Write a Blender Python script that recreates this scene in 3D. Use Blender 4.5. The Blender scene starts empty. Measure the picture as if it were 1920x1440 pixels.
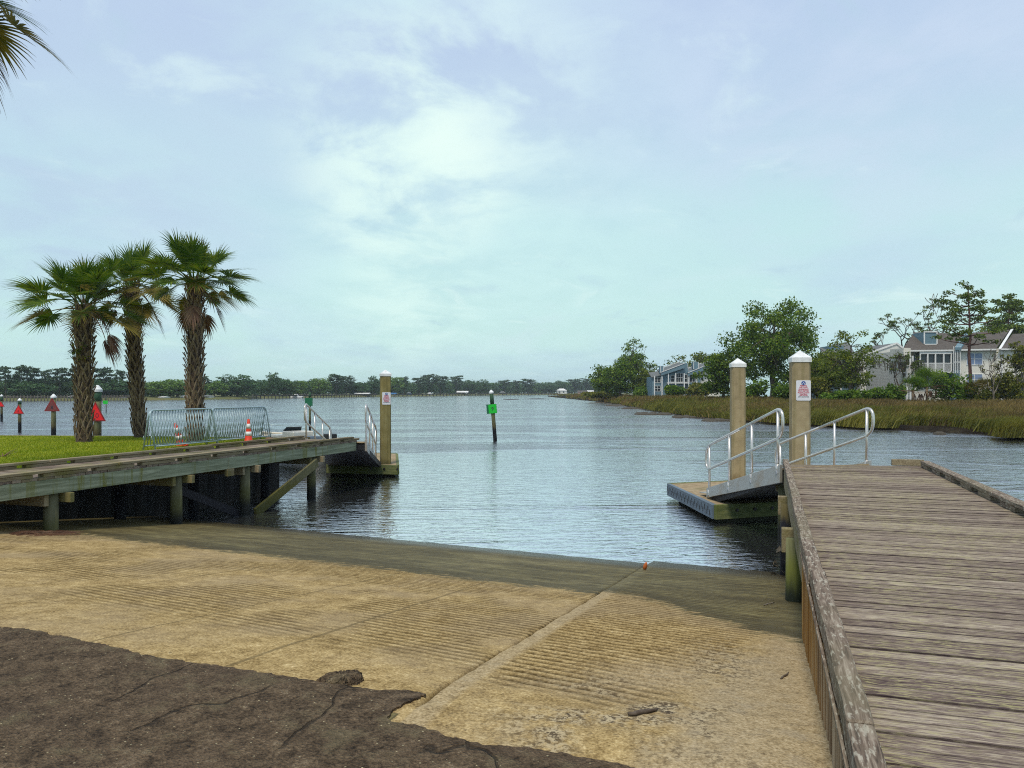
import bpy, bmesh, math, random
import numpy as np
from mathutils import Vector, Matrix
R = math.radians
sc = bpy.context.scene
C = sc.collection

# ------------------------------------------------------------------ camera
CZ, F, HY = 2.62, 1450.0, 735.0          # eye height over the water, focal length in photo pixels, horizon row
cam = bpy.data.cameras.new("camera"); co = bpy.data.objects.new("camera", cam); C.objects.link(co)
cam.sensor_width = 36; cam.lens = 36*F/1920; cam.shift_y = (HY-720)/1920
cam.clip_start = 0.05; cam.clip_end = 8000
co.location = (0, 0, CZ); co.rotation_euler = (R(90), 0, 0)
sc.camera = co

# ------------------------------------------------------------------ sky, sun, exposure
SUN_EL, SUN_AZ = 62, 198
w = bpy.data.worlds.new("World"); sc.world = w; w.use_nodes = True
def build_world():
    nt = w.node_tree; nt.nodes.clear(); L = nt.links
    def n(t, **k):
        x = nt.nodes.new(t)
        for a, b in k.items(): setattr(x, a, b)
        return x
    out = n('ShaderNodeOutputWorld'); bg = n('ShaderNodeBackground'); bg.inputs[1].default_value = 1.0
    sky = n('ShaderNodeTexSky', sky_type='NISHITA', sun_disc=False)
    sky.sun_elevation = R(SUN_EL); sky.sun_rotation = R(SUN_AZ); sky.air_density = 1.3; sky.dust_density = 3
    sk = n('ShaderNodeVectorMath', operation='SCALE'); sk.inputs[3].default_value = 0.10
    L.new(sky.outputs[0], sk.inputs[0])
    tc = n('ShaderNodeTexCoord'); sep = n('ShaderNodeSeparateXYZ'); L.new(tc.outputs['Generated'], sep.inputs[0])
    ramp = n('ShaderNodeValToRGB'); L.new(sep.outputs[2], ramp.inputs[0])
    e = ramp.color_ramp.elements
    stops = [(0.0, (.60, .87, .83)), (0.10, (.575, .84, .825)), (0.22, (.545, .785, .825)), (0.34, (.52, .67, .83)), (0.48, (.49, .595, .82)), (1.0, (.42, .53, .74))]
    e[0].position, e[0].color = stops[0][0], (*stops[0][1], 1); e[1].position, e[1].color = stops[-1][0], (*stops[-1][1], 1)
    for p, c in stops[1:-1]:
        x = e.new(p); x.color = (*c, 1)
    # cloud sheet: direction projected on a flat layer
    add = n('ShaderNodeMath', operation='ADD'); add.inputs[1].default_value = 0.16; L.new(sep.outputs[2], add.inputs[0])
    mx = n('ShaderNodeMath', operation='MAXIMUM'); mx.inputs[1].default_value = 0.08; L.new(add.outputs[0], mx.inputs[0])
    dx = n('ShaderNodeMath', operation='DIVIDE'); dy = n('ShaderNodeMath', operation='DIVIDE')
    L.new(sep.outputs[0], dx.inputs[0]); L.new(mx.outputs[0], dx.inputs[1]); L.new(sep.outputs[1], dy.inputs[0]); L.new(mx.outputs[0], dy.inputs[1])
    cmb = n('ShaderNodeCombineXYZ'); L.new(dx.outputs[0], cmb.inputs[0]); L.new(dy.outputs[0], cmb.inputs[1])
    def cloud(scale, off, lo, hi, rough, dist):
        mp = n('ShaderNodeMapping'); mp.inputs['Location'].default_value = off; mp.inputs['Scale'].default_value = (1, .8, 1); L.new(cmb.outputs[0], mp.inputs[0])
        no = n('ShaderNodeTexNoise'); no.inputs['Scale'].default_value = scale; no.inputs['Detail'].default_value = 7
        no.inputs['Roughness'].default_value = rough; no.inputs['Distortion'].default_value = dist; L.new(mp.outputs[0], no.inputs[0])
        mr = n('ShaderNodeMapRange', interpolation_type='SMOOTHSTEP'); mr.inputs[1].default_value = lo; mr.inputs[2].default_value = hi; L.new(no.outputs[0], mr.inputs[0])
        return mr.outputs[0]
    def mix(fac, a, b, amount):
        m = n('ShaderNodeMix', data_type='RGBA')
        if fac is None: m.inputs[0].default_value = amount
        else:
            mm = n('ShaderNodeMath', operation='MULTIPLY'); mm.inputs[1].default_value = amount; L.new(fac, mm.inputs[0]); L.new(mm.outputs[0], m.inputs[0])
        L.new(a, m.inputs[6])
        if isinstance(b, tuple): m.inputs[7].default_value = (*b, 1)
        else: L.new(b, m.inputs[7])
        return m.outputs[2]
    c = mix(None, ramp.outputs[0], sk.outputs[0], 0.10)
    c = mix(cloud(0.8, (3.1, 1.7, 0), .42, .68, .5, .3), c, (.47, .61, .79), .5)
    c = mix(cloud(1.3, (7.3, 2.2, 0), .50, .74, .58, .5), c, (.64, .80, .86), .4)
    c = mix(cloud(2.6, (1.2, 9.4, 0), .57, .74, .6, .8), c, (.72, .90, .88), .45)
    c = mix(cloud(3.4, (5.9, 4.4, 0), .58, .72, .55, .6), c, (.44, .62, .73), .4)
    # brighter cloud around the veiled sun
    def glow(px, py, p0, p1, col, amt, c):
        d = Vector(((px-960)/F, 1, (HY-py)/F)).normalized()
        vm = n('ShaderNodeVectorMath', operation='DOT_PRODUCT'); vm.inputs[1].default_value = d; L.new(tc.outputs['Generated'], vm.inputs[0])
        mr = n('ShaderNodeMapRange', interpolation_type='SMOOTHSTEP'); mr.inputs[1].default_value = math.cos(R(p0)); mr.inputs[2].default_value = math.cos(R(p1)); L.new(vm.outputs['Value'], mr.inputs[0])
        pr = n('ShaderNodeMath', operation='MULTIPLY'); L.new(mr.outputs[0], pr.inputs[0])
        L.new(cloud(2.6, (2.4, 6.1, 0), .36, .66, .6, .25), pr.inputs[1])
        return mix(pr.outputs[0], c, col, amt)
    c = glow(760, 330, 24, 3, (.63, .87, .86), .55, c)
    c = glow(930, 190, 9, .5, (.74, .93, .88), .75, c); c = glow(760, 265, 10, .5, (.78, .95, .89), .9, c); c = glow(690, 350, 6, .5, (.72, .92, .87), .6, c); c = glow(770, 560, 6, .5, (.74, .95, .88), .55, c)
    c = glow(1620, 120, 16, 2, (.60, .70, .85), .5, c); c = glow(180, 240, 18, 2, (.46, .58, .76), .6, c); c = glow(1150, 60, 14, 2, (.55, .68, .84), .5, c)
    L.new(c, bg.inputs[0]); L.new(bg.outputs[0], out.inputs[0])
build_world()
sun = bpy.data.lights.new("sun", 'SUN'); so = bpy.data.objects.new("sun", sun); C.objects.link(so)
sun.energy = 2.5; sun.angle = R(13); sun.color = (1, .91, .76)
_d = Vector((math.sin(R(SUN_AZ))*math.cos(R(SUN_EL)), math.cos(R(SUN_AZ))*math.cos(R(SUN_EL)), math.sin(R(SUN_EL))))
so.rotation_euler = _d.to_track_quat('Z', 'Y').to_euler()
vs = sc.view_settings; vs.view_transform = 'Standard'; vs.look = 'None'; vs.exposure = 0.12; vs.gamma = 1
sc.cycles.max_bounces = 6; sc.cycles.diffuse_bounces = 3; sc.cycles.glossy_bounces = 3; sc.cycles.transparent_max_bounces = 4
sc.cycles.use_denoising = False; sc.cycles.filter_width = 1.1; sc.cycles.sample_clamp_indirect = 2.5; sc.cycles.sample_clamp_direct = 4; sc.cycles.caustics_reflective = False; sc.cycles.caustics_refractive = False

# ------------------------------------------------------------------ helpers
def PZ(px, py, z):
    Y = F*(CZ-z)/(py-HY); return Vector(((px-960)/F*Y, Y, z))
def PY(px, py, Y):
    return Vector(((px-960)/F*Y, Y, CZ-(py-HY)/F*Y))
AZ = 18.2; SA, CA = math.sin(R(AZ)), math.cos(R(AZ))
def W(v, u, z=0):                         # dock frame (v across to the right, u along) to world
    return Vector((SA*u+CA*v, CA*u-SA*v, z))
def VU(p): return (CA*p[0]-SA*p[1], SA*p[0]+CA*p[1])
def tag(o, label=None, cat=None, group=None, kind=None):
    if label: o['label'] = label
    if cat: o['category'] = cat
    if group: o['group'] = group
    if kind: o['kind'] = kind
    return o
def empty(name, loc=(0, 0, 0), rz=0):
    o = bpy.data.objects.new(name, None); C.objects.link(o); o.location = loc; o.rotation_euler = (0, 0, rz); o.empty_display_size = .2
    return o
def thing(name, label, cat, loc=(0, 0, 0), rz=0, group=None):
    return tag(empty(name, loc, rz), label, cat, group)
def kids(o): return [x for x in C.objects if x.parent == o]
def copy_tree(o, parent=None):
    c = o.copy(); C.objects.link(c); c.parent = parent
    for k in kids(o): copy_tree(k, c)
    return c
def mesh(name, v, f, mats, parent=None, smooth=False, mi=None, bevel=0):
    me = bpy.data.meshes.new(name)
    me.from_pydata([tuple(p) for p in v] if not isinstance(v, np.ndarray) else v.tolist(), [], f if not isinstance(f, np.ndarray) else f.tolist())
    if not isinstance(mats, (list, tuple)): mats = [mats]
    for m in mats: me.materials.append(m)
    if mi is not None: me.polygons.foreach_set('material_index', np.asarray(mi, dtype=np.int32))
    if smooth: me.polygons.foreach_set('use_smooth', np.ones(len(me.polygons), dtype=bool))
    me.update()
    o = bpy.data.objects.new(name, me); C.objects.link(o)
    if parent: o.parent = parent
    if bevel:
        b = o.modifiers.new('bevel', 'BEVEL'); b.width = bevel; b.segments = 1; b.limit_method = 'ANGLE'
    return o
class MB:
    def __init__(s): s.v = []; s.f = []; s.m = []
    def add(s, v, f, m=0):
        k = len(s.v); s.v += [Vector(p) for p in v]; s.f += [[i+k for i in q] for q in f]; s.m += [m]*len(f); return s
    def box(s, c, d, rz=0, m=0):
        x, y, z = d[0]/2, d[1]/2, d[2]/2; c = Vector(c); M = Matrix.Rotation(rz, 3, 'Z')
        v = [c+M@Vector((a*x, b*y, e*z)) for e in (-1, 1) for a, b in ((-1, -1), (1, -1), (1, 1), (-1, 1))]
        return s.add(v, [[3, 2, 1, 0], [4, 5, 6, 7], [0, 1, 5, 4], [1, 2, 6, 5], [2, 3, 7, 6], [3, 0, 4, 7]], m)
    def bb(s, x0, x1, y0, y1, z0, z1, m=0):
        return s.box(((x0+x1)/2, (y0+y1)/2, (z0+z1)/2), (abs(x1-x0), abs(y1-y0), abs(z1-z0)), 0, m)
    def beam(s, a, b, wd, ht, m=0, up=(0, 0, 1)):
        a, b = Vector(a), Vector(b); d = (b-a).normalized(); sd = d.cross(Vector(up))
        if sd.length < 1e-4: sd = Vector((1, 0, 0))
        sd.normalize(); u = sd.cross(d)
        v = [p+sd*(i*wd/2)+u*(j*ht/2) for p in (a, b) for i, j in ((-1, -1), (1, -1), (1, 1), (-1, 1))]
        return s.add(v, [[0, 1, 2, 3], [7, 6, 5, 4], [1, 0, 4, 5], [2, 1, 5, 6], [3, 2, 6, 7], [0, 3, 7, 4]], m)
    def prism(s, poly, z0, z1, m=0):      # poly of (x, y), counter-clockwise
        n = len(poly); v = [(p[0], p[1], z0) for p in poly]+[(p[0], p[1], z1) for p in poly]
        return s.add(v, [list(range(n-1, -1, -1)), list(range(n, 2*n))]+[[i, (i+1) % n, (i+1) % n+n, i+n] for i in range(n)], m)
    def extr(s, poly, d, m=0):            # 3-D polygon pushed along d
        n = len(poly); P = [Vector(p) for p in poly]; d = Vector(d)
        return s.add(P+[p+d for p in P], [list(range(n)), list(range(2*n-1, n-1, -1))]+[[i, i+n, (i+1) % n+n, (i+1) % n] for i in range(n)], m)
    def tube(s, pts, r, seg=8, m=0, cap=True):
        P = [Vector(p) for p in pts]; n = len(P); rr = r if isinstance(r, (list, tuple)) else [r]*n
        k = len(s.v); up = None
        for i in range(n):
            d = (P[min(i+1, n-1)]-P[max(i-1, 0)]).normalized()
            if up is None:
                up = d.orthogonal().normalized()
            up = (up-d*up.dot(d)); up = up.normalized() if up.length > 1e-5 else d.orthogonal().normalized()
            sd = d.cross(up)
            for j in range(seg):
                a = 2*math.pi*j/seg; s.v.append(P[i]+(up*math.cos(a)+sd*math.sin(a))*rr[i])
        for i in range(n-1):
            for j in range(seg):
                j2 = (j+1) % seg; s.f.append([k+i*seg+j, k+i*seg+j2, k+(i+1)*seg+j2, k+(i+1)*seg+j]); s.m.append(m)
        if cap:
            s.f.append([k+j for j in range(seg-1, -1, -1)]); s.f.append([k+(n-1)*seg+j for j in range(seg)]); s.m += [m, m]
        return s
    def lathe(s, prof, c=(0, 0, 0), seg=16, m=0):   # profile of (radius, z)
        k = len(s.v); c = Vector(c)
        for r, z in prof:
            for j in range(seg):
                a = 2*math.pi*j/seg; s.v.append(c+Vector((r*math.cos(a), r*math.sin(a), z)))
        for i in range(len(prof)-1):
            for j in range(seg):
                j2 = (j+1) % seg; s.f.append([k+i*seg+j, k+i*seg+j2, k+(i+1)*seg+j2, k+(i+1)*seg+j]); s.m.append(m)
        s.f.append([k+j for j in range(seg-1, -1, -1)]); s.f.append([k+(len(prof)-1)*seg+j for j in range(seg)]); s.m += [m, m]
        return s
    def build(s, name, mats, parent=None, smooth=False, bevel=0):
        return mesh(name, s.v, s.f, mats, parent, smooth, s.m if isinstance(mats, (list, tuple)) else None, bevel)
def arc_path(pts, rad, n=5):              # polyline with rounded corners
    P = [Vector(p) for p in pts]; out = [P[0]]
    for i in range(1, len(P)-1):
        a, b, c = P[i-1], P[i], P[i+1]; d0 = (a-b).normalized(); d1 = (c-b).normalized()
        r = min(rad, (a-b).length*.49, (c-b).length*.49)
        p0, p1 = b+d0*r, b+d1*r
        for k in range(n+1):
            t = k/n; out.append(p0*(1-t)**2+b*2*t*(1-t)+p1*t*t)
    out.append(P[-1]); return out
def _h(ix, iy, seed):
    x = (ix.astype(np.int64)*374761393+iy.astype(np.int64)*668265263+seed*1442695041) & 0x7fffffff
    x = ((x ^ (x >> 13))*1274126177) & 0x7fffffff
    return ((x ^ (x >> 16)) & 0xffff)/65535.0
def vnoise(x, y, seed=0, oct=1):
    x = np.asarray(x, float); y = np.asarray(y, float); t = 0; a = 1; s = 0
    for o in range(oct):
        ix, iy = np.floor(x), np.floor(y); fx, fy = x-ix, y-iy; fx = fx*fx*(3-2*fx); fy = fy*fy*(3-2*fy)
        v = (_h(ix, iy, seed)*(1-fx)+_h(ix+1, iy, seed)*fx)*(1-fy)+(_h(ix, iy+1, seed)*(1-fx)+_h(ix+1, iy+1, seed)*fx)*fy
        t = t+a*v; s += a; a *= .5; x = x*2.03+11.7; y = y*2.03+5.3; seed += 7
    return t/s
def sstep(a, b, x): t = np.clip((np.asarray(x, float)-a)/(b-a), 0, 1); return t*t*(3-2*t)

# ------------------------------------------------------------------ materials
class NT:
    def __init__(s, name, rough=.7, spec=.3, metal=0):
        s.m = bpy.data.materials.new(name); s.m.use_nodes = True; s.t = s.m.node_tree; s.L = s.t.links
        s.b = s.t.nodes['Principled BSDF']; s.out = s.t.nodes['Material Output']
        s.b.inputs['Roughness'].default_value = rough; s.b.inputs['Specular IOR Level'].default_value = spec; s.b.inputs['Metallic'].default_value = metal
        s.tc = s.t.nodes.new('ShaderNodeTexCoord')
    def n(s, t, **k):
        x = s.t.nodes.new(t)
        for a, b in k.items(): setattr(x, a, b)
        return x
    def put(s, sock, v):
        if isinstance(v, bpy.types.NodeSocket): s.L.new(v, sock)
        elif isinstance(v, tuple) and len(v) == 3 and sock.type == 'RGBA': sock.default_value = (*v, 1)
        else: sock.default_value = v
    def co(s, scale=(1, 1, 1), rot=(0, 0, 0), loc=(0, 0, 0), src='Object'):
        mp = s.n('ShaderNodeMapping'); mp.inputs['Scale'].default_value = scale; mp.inputs['Rotation'].default_value = rot; mp.inputs['Location'].default_value = loc
        s.L.new(s.tc.outputs[src], mp.inputs[0]); return mp.outputs[0]
    def noise(s, scale, detail=4, rough=.55, vec=None, dist=0):
        x = s.n('ShaderNodeTexNoise'); x.inputs['Scale'].default_value = scale; x.inputs['Detail'].default_value = detail
        x.inputs['Roughness'].default_value = rough; x.inputs['Distortion'].default_value = dist
        s.L.new(vec or s.co(), x.inputs['Vector']); return x.outputs[0]
    def voro(s, scale, vec=None, out='Distance', feature='F1', rnd=1):
        x = s.n('ShaderNodeTexVoronoi', feature=feature); x.inputs['Scale'].default_value = scale; x.inputs['Randomness'].default_value = rnd
        s.L.new(vec or s.co(), x.inputs['Vector']); return x.outputs[out]
    def rng(s, v, a, b, c=0, d=1, smooth=True):
        x = s.n('ShaderNodeMapRange', interpolation_type='SMOOTHSTEP' if smooth else 'LINEAR')
        s.L.new(v, x.inputs[0])
        for i, q in enumerate((a, b, c, d)): x.inputs[i+1].default_value = q
        return x.outputs[0]
    def math(s, op, a, b=0.0):
        x = s.n('ShaderNodeMath', operation=op); s.put(x.inputs[0], a); s.put(x.inputs[1], b); return x.outputs[0]
    def mix(s, fac, a, b, mode='MIX'):
        x = s.n('ShaderNodeMix', data_type='RGBA', blend_type=mode); s.put(x.inputs[0], fac); s.put(x.inputs[6], a); s.put(x.inputs[7], b); return x.outputs[2]
    def ramp(s, v, stops):
        x = s.n('ShaderNodeValToRGB'); s.L.new(v, x.inputs[0]); e = x.color_ramp.elements
        e[0].position, e[0].color = stops[0][0], (*stops[0][1], 1); e[1].position, e[1].color = stops[-1][0], (*stops[-1][1], 1)
        for p, c in stops[1:-1]: q = e.new(p); q.color = (*c, 1)
        return x.outputs[0]
    def island(s): return s.n('ShaderNodeNewGeometry').outputs['Random Per Island']
    def attr(s, name): return s.n('ShaderNodeAttribute', attribute_name=name)
    def xyz(s, v=None):
        x = s.n('ShaderNodeSeparateXYZ'); s.L.new(v or s.tc.outputs['Object'], x.inputs[0]); return x.outputs
    def bump(s, h, strength=.5, dist=.02, prev=None):
        x = s.n('ShaderNodeBump'); x.inputs['Strength'].default_value = strength; x.inputs['Distance'].default_value = dist; s.L.new(h, x.inputs['Height'])
        if prev is not None: s.L.new(prev, x.inputs['Normal'])
        return x.outputs[0]
    def fin(s, color=None, rough=None, normal=None):
        if color is not None: s.put(s.b.inputs['Base Color'], color)
        if rough is not None: s.put(s.b.inputs['Roughness'], rough)
        if normal is not None: s.L.new(normal, s.b.inputs['Normal'])
        return s.m
def paint(name, col, rough=.5, metal=0, dirt=.35, scale=4, dcol=None):
    t = NT(name, rough, .4, metal); f = t.rng(t.noise(scale, 6, .65), .42, .75)
    d = dcol or tuple(c*.5 for c in col)
    return t.fin(t.mix(t.math('MULTIPLY', f, dirt), col, d), None, t.bump(t.noise(scale*14, 3), .15, .004))
def wood(name, c0, c1, c2, axis=0, moss=None, freq=26, bstr=.5):
    t = NT(name, .85, .2); sc3 = [freq*1.6]*3; sc3[axis] = freq*.07
    g = t.noise(1, 6, .62, t.co(tuple(sc3)), .4); pl = t.island()
    col = t.ramp(t.math('ADD', t.math('MULTIPLY', g, .8), t.math('MULTIPLY', pl, .22)), [(.28, c0), (.5, c1), (.72, c2)])
    if moss:
        mm = t.rng(t.noise(1.6, 5, .6), .46, .66); col = t.mix(t.math('MULTIPLY', mm, .75), col, moss)
    return t.fin(col, None, t.bump(g, bstr, .006))
def leafmat(name, a, b, c, trans=.35, nscale=.6, wi=.5, wn=.6):
    t = NT(name, .6, .25); i = t.island(); nz = t.noise(nscale, 3, .5)
    col = t.ramp(t.math('ADD', t.math('MULTIPLY', i, wi), t.math('MULTIPLY', nz, wn)), [(.2, a), (.5, b), (.85, c)])
    t.put(t.b.inputs['Base Color'], col)
    tr = t.n('ShaderNodeBsdfTranslucent'); t.L.new(t.mix(.5, col, (1, 1, .3), 'MULTIPLY'), tr.inputs[0])
    ms = t.n('ShaderNodeMixShader'); ms.inputs[0].default_value = trans; t.L.new(t.b.outputs[0], ms.inputs[1]); t.L.new(tr.outputs[0], ms.inputs[2]); t.L.new(ms.outputs[0], t.out.inputs[0])
    return t.m
M = {}
def mat_deck():
    t = NT('weathered_deck_boards', .9, .15); pl = t.island()
    g = t.noise(1, 6, .70, t.co((7.5, 62, 40)), .5); g2 = t.noise(1, 5, .6, t.co((.9, 16, 14)), .3); g3 = t.noise(1, 5, .66, t.co((15, 105, 60)), .4)
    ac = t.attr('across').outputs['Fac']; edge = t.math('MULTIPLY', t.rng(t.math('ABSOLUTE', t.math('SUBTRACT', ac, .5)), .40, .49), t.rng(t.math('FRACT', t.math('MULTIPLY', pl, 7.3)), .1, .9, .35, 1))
    h = t.math('ADD', t.math('ADD', t.math('MULTIPLY', g, .72), t.math('MULTIPLY', g2, .22)), t.math('MULTIPLY', pl, .11))
    col = t.ramp(h, [(.35, (.040, .026, .025)), (.44, (.115, .083, .070)), (.53, (.225, .175, .135)), (.65, (.42, .355, .27))])
    patch = t.rng(t.noise(1.0, 5, .62), .40, .60)
    lf = t.math('MULTIPLY', t.rng(g3, .50, .60), t.math('ADD', t.math('MULTIPLY', patch, .62), .16))
    col = t.mix(lf, col, (.40, .37, .17))
    col = t.mix(t.math('MULTIPLY', t.rng(g3, .50, .40), .45), col, (.075, .048, .055))
    col = t.mix(t.math('MULTIPLY', edge, .75), col, (.022, .014, .020))  # board edges darkened to paint in the shade of the gaps
    return t.fin(col, None, t.bump(g, .8, .008, t.bump(g2, .3, .01)))
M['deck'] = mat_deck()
def mat_kerb():
    t = NT('weathered_kerb_timber', .9, .15); g = t.noise(1, 7, .65, t.co((46, 3.5, 46)), .8); fl = t.noise(1, 5, .6, t.co((60, 14, 40)), .4)
    col = t.ramp(g, [(.30, (.045, .034, .028)), (.48, (.155, .115, .085)), (.68, (.32, .265, .205))])
    col = t.mix(t.math('MULTIPLY', t.rng(fl, .53, .63), .6), col, (.48, .45, .36))
    col = t.mix(t.math('MULTIPLY', t.rng(t.noise(1.3, 4), .45, .65), .25), col, (.20, .19, .10))
    return t.fin(col, None, t.bump(g, .8, .006, t.bump(t.noise(7, 4), .35, .02)))
M['kerb'] = mat_kerb()
M['pierdeck'] = wood('grey_pier_boards', (.07, .05, .045), (.19, .145, .11), (.34, .29, .22), 0, (.16, .15, .06))
M['pierkerb'] = wood('mossy_kerb_boards', (.06, .045, .03), (.19, .15, .09), (.33, .28, .18), 1, (.14, .13, .03))
def mat_fascia():
    t = NT('green_treated_beam', .8, .2); g = t.noise(1, 6, .6, t.co((14, 1.2, 22)), .4)
    col = t.ramp(g, [(.3, (.13, .15, .09)), (.5, (.235, .26, .175)), (.72, (.37, .40, .285))])
    drip = t.math('MULTIPLY', t.rng(t.noise(1, 3, .6, t.co((1, 7, .5))), .52, .64), t.rng(t.noise(1, 2, .5, t.co((1, .35, 0))), .42, .6))
    col = t.mix(t.math('MULTIPLY', drip, .85), col, (.15, .15, .02))
    col = t.mix(t.math('MULTIPLY', t.rng(t.noise(1, 5, .7, t.co((3, 2.5, 30)), 1.5), .6, .66), .6), col, (.06, .07, .05))
    return t.fin(col, None, t.bump(g, .4, .006))
M['fascia'] = mat_fascia()
def mat_post(name, top, mid, low, z0, z1):
    t = NT(name, .8, .25); g = t.noise(1, 6, .6, t.co((9, 9, 1.6)), .4); z = t.xyz(t.n('ShaderNodeNewGeometry').outputs['Position'])[2]
    zz = t.math('ADD', z, t.math('MULTIPLY', t.math('SUBTRACT', g, .5), .35))
    f = t.rng(zz, z0, z1); c = t.mix(t.rng(g, .3, .7), tuple(x*.6 for x in top), top)
    c = t.mix(t.rng(zz, z1, z1+.25, 1, 0), c, mid)
    return t.fin(t.mix(f, low, c), None, t.bump(g, .4, .012))
M['pile'] = mat_post('tide_marked_pile', (.15, .145, .08), (.085, .085, .032), (.012, .014, .012), .18, .5)
M['pilegreen'] = mat_post('algae_green_pile', (.18, .18, .08), (.14, .15, .03), (.02, .026, .016), .42, .72)
M['brace'] = mat_post('mossy_brace', (.17, .155, .075), (.105, .095, .022), (.05, .05, .01), .12, .4)
M['pileblack'] = mat_post('stained_and_shade_dark_pile', (.16, .13, .05), (.10, .08, .03), (.01, .01, .014), .75, .9)
def mat_concpile():
    t = NT('stained_concrete_pile', .85, .2); g = t.noise(3, 6, .6); z = t.xyz()[2]
    col = t.ramp(g, [(.3, (.25, .20, .115)), (.55, (.36, .29, .17)), (.75, (.42, .36, .22))])
    st = t.rng(t.noise(1, 4, .6, t.co((9, 9, .5))), .5, .68); col = t.mix(t.math('MULTIPLY', st, .45), col, (.20, .17, .075))
    wet = t.rng(t.math('ADD', z, t.math('MULTIPLY', g, .5)), .35, .95, 1, 0)
    col = t.mix(t.math('MULTIPLY', wet, .8), col, (.16, .10, .03))
    return t.fin(col, None, t.bump(t.noise(40, 4, .7), .4, .01))
M['concpile'] = mat_concpile()
def mat_lpile():
    t = NT('algae_stained_concrete', .85, .2); g = t.noise(3, 6, .6); z = t.xyz()[2]
    col = t.ramp(g, [(.3, (.17, .14, .05)), (.55, (.24, .20, .08)), (.75, (.29, .26, .12))])
    col = t.mix(t.math('MULTIPLY', t.rng(t.noise(1, 4, .6, t.co((9, 9, .5))), .5, .66), .5), col, (.10, .09, .03))
    zz = t.math('ADD', z, t.math('MULTIPLY', g, .4))
    col = t.mix(t.rng(zz, .35, .75, .92, 0), col, (.02, .025, .02))
    return t.fin(col, None, t.bump(t.noise(40, 4, .7), .4, .01))
M['concpile_dark'] = mat_lpile()
M['cap'] = paint('white_pile_cap', (.74, .76, .76), .4, 0, .5, 9, (.35, .34, .30))
M['alu'] = paint('brushed_aluminium_rail', (.62, .60, .56), .33, .75, .3, 6, (.40, .34, .28))
M['aluplate'] = paint('dull_aluminium_plate', (.44, .45, .43), .5, .35, .75, 1.6, (.36, .27, .18))
M['galv'] = paint('galvanised_barrier_steel', (.36, .47, .50), .42, .25, .35, 5, (.16, .2, .22))
M['rust'] = paint('rusty_steel', (.20, .09, .05), .8, 0, .5)
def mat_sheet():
    t = NT('wet_shade_dark_sheet_pile', .6, .3); g = t.noise(2, 5, .6, t.co((1, 1, .3)))
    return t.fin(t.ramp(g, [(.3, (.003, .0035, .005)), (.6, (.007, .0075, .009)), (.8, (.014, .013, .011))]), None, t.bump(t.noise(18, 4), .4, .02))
M['sheet'] = mat_sheet()  # wet sheeting, coloured near black to put in the shade under the pier
def mat_boards():
    t = NT('golden_stained_boards', .8, .2); g = t.noise(1, 6, .6, t.co((30, 30, 1.3)), .5); u = t.xyz()[1]
    gold = t.ramp(g, [(.3, (.08, .035, .012)), (.5, (.28, .14, .035)), (.72, (.44, .30, .13))])
    grey = t.ramp(g, [(.3, (.07, .05, .035)), (.5, (.26, .19, .12)), (.72, (.45, .38, .28))])
    f = t.rng(t.math('ADD', u, t.math('MULTIPLY', t.noise(1.5, 3), 2.5)), 4.4, 6.6)
    return t.fin(t.mix(f, grey, gold), None, t.bump(g, .6, .01))
M['boards'] = mat_boards()
def mat_float():
    t = NT('worn_float_deck', .9, .15); g = t.noise(7, 6, .65)
    col = t.ramp(g, [(.3, (.20, .15, .09)), (.5, (.31, .235, .14)), (.72, (.42, .34, .22))])
    return t.fin(t.mix(t.math('MULTIPLY', t.rng(t.noise(1.4, 4), .5, .7), .5), col, (.17, .15, .07)), None, t.bump(t.noise(50, 4, .7), .5, .008))
M['floattop'] = mat_float()
M['floatside'] = wood('green_algae_fender_board', (.025, .04, .02), (.085, .11, .045), (.20, .21, .09), 0, (.12, .14, .03), 10)
M['floattub'] = paint('dark_fouled_tub', (.05, .05, .035), .9, 0, .7, 5, (.012, .013, .012))
M['bluepanel'] = paint('blue_grey_rubstrip', (.11, .15, .19), .6, 0, .5, 8, (.06, .08, .10))
M['black'] = paint('black_rubber', (.012, .012, .014), .6)
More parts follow.
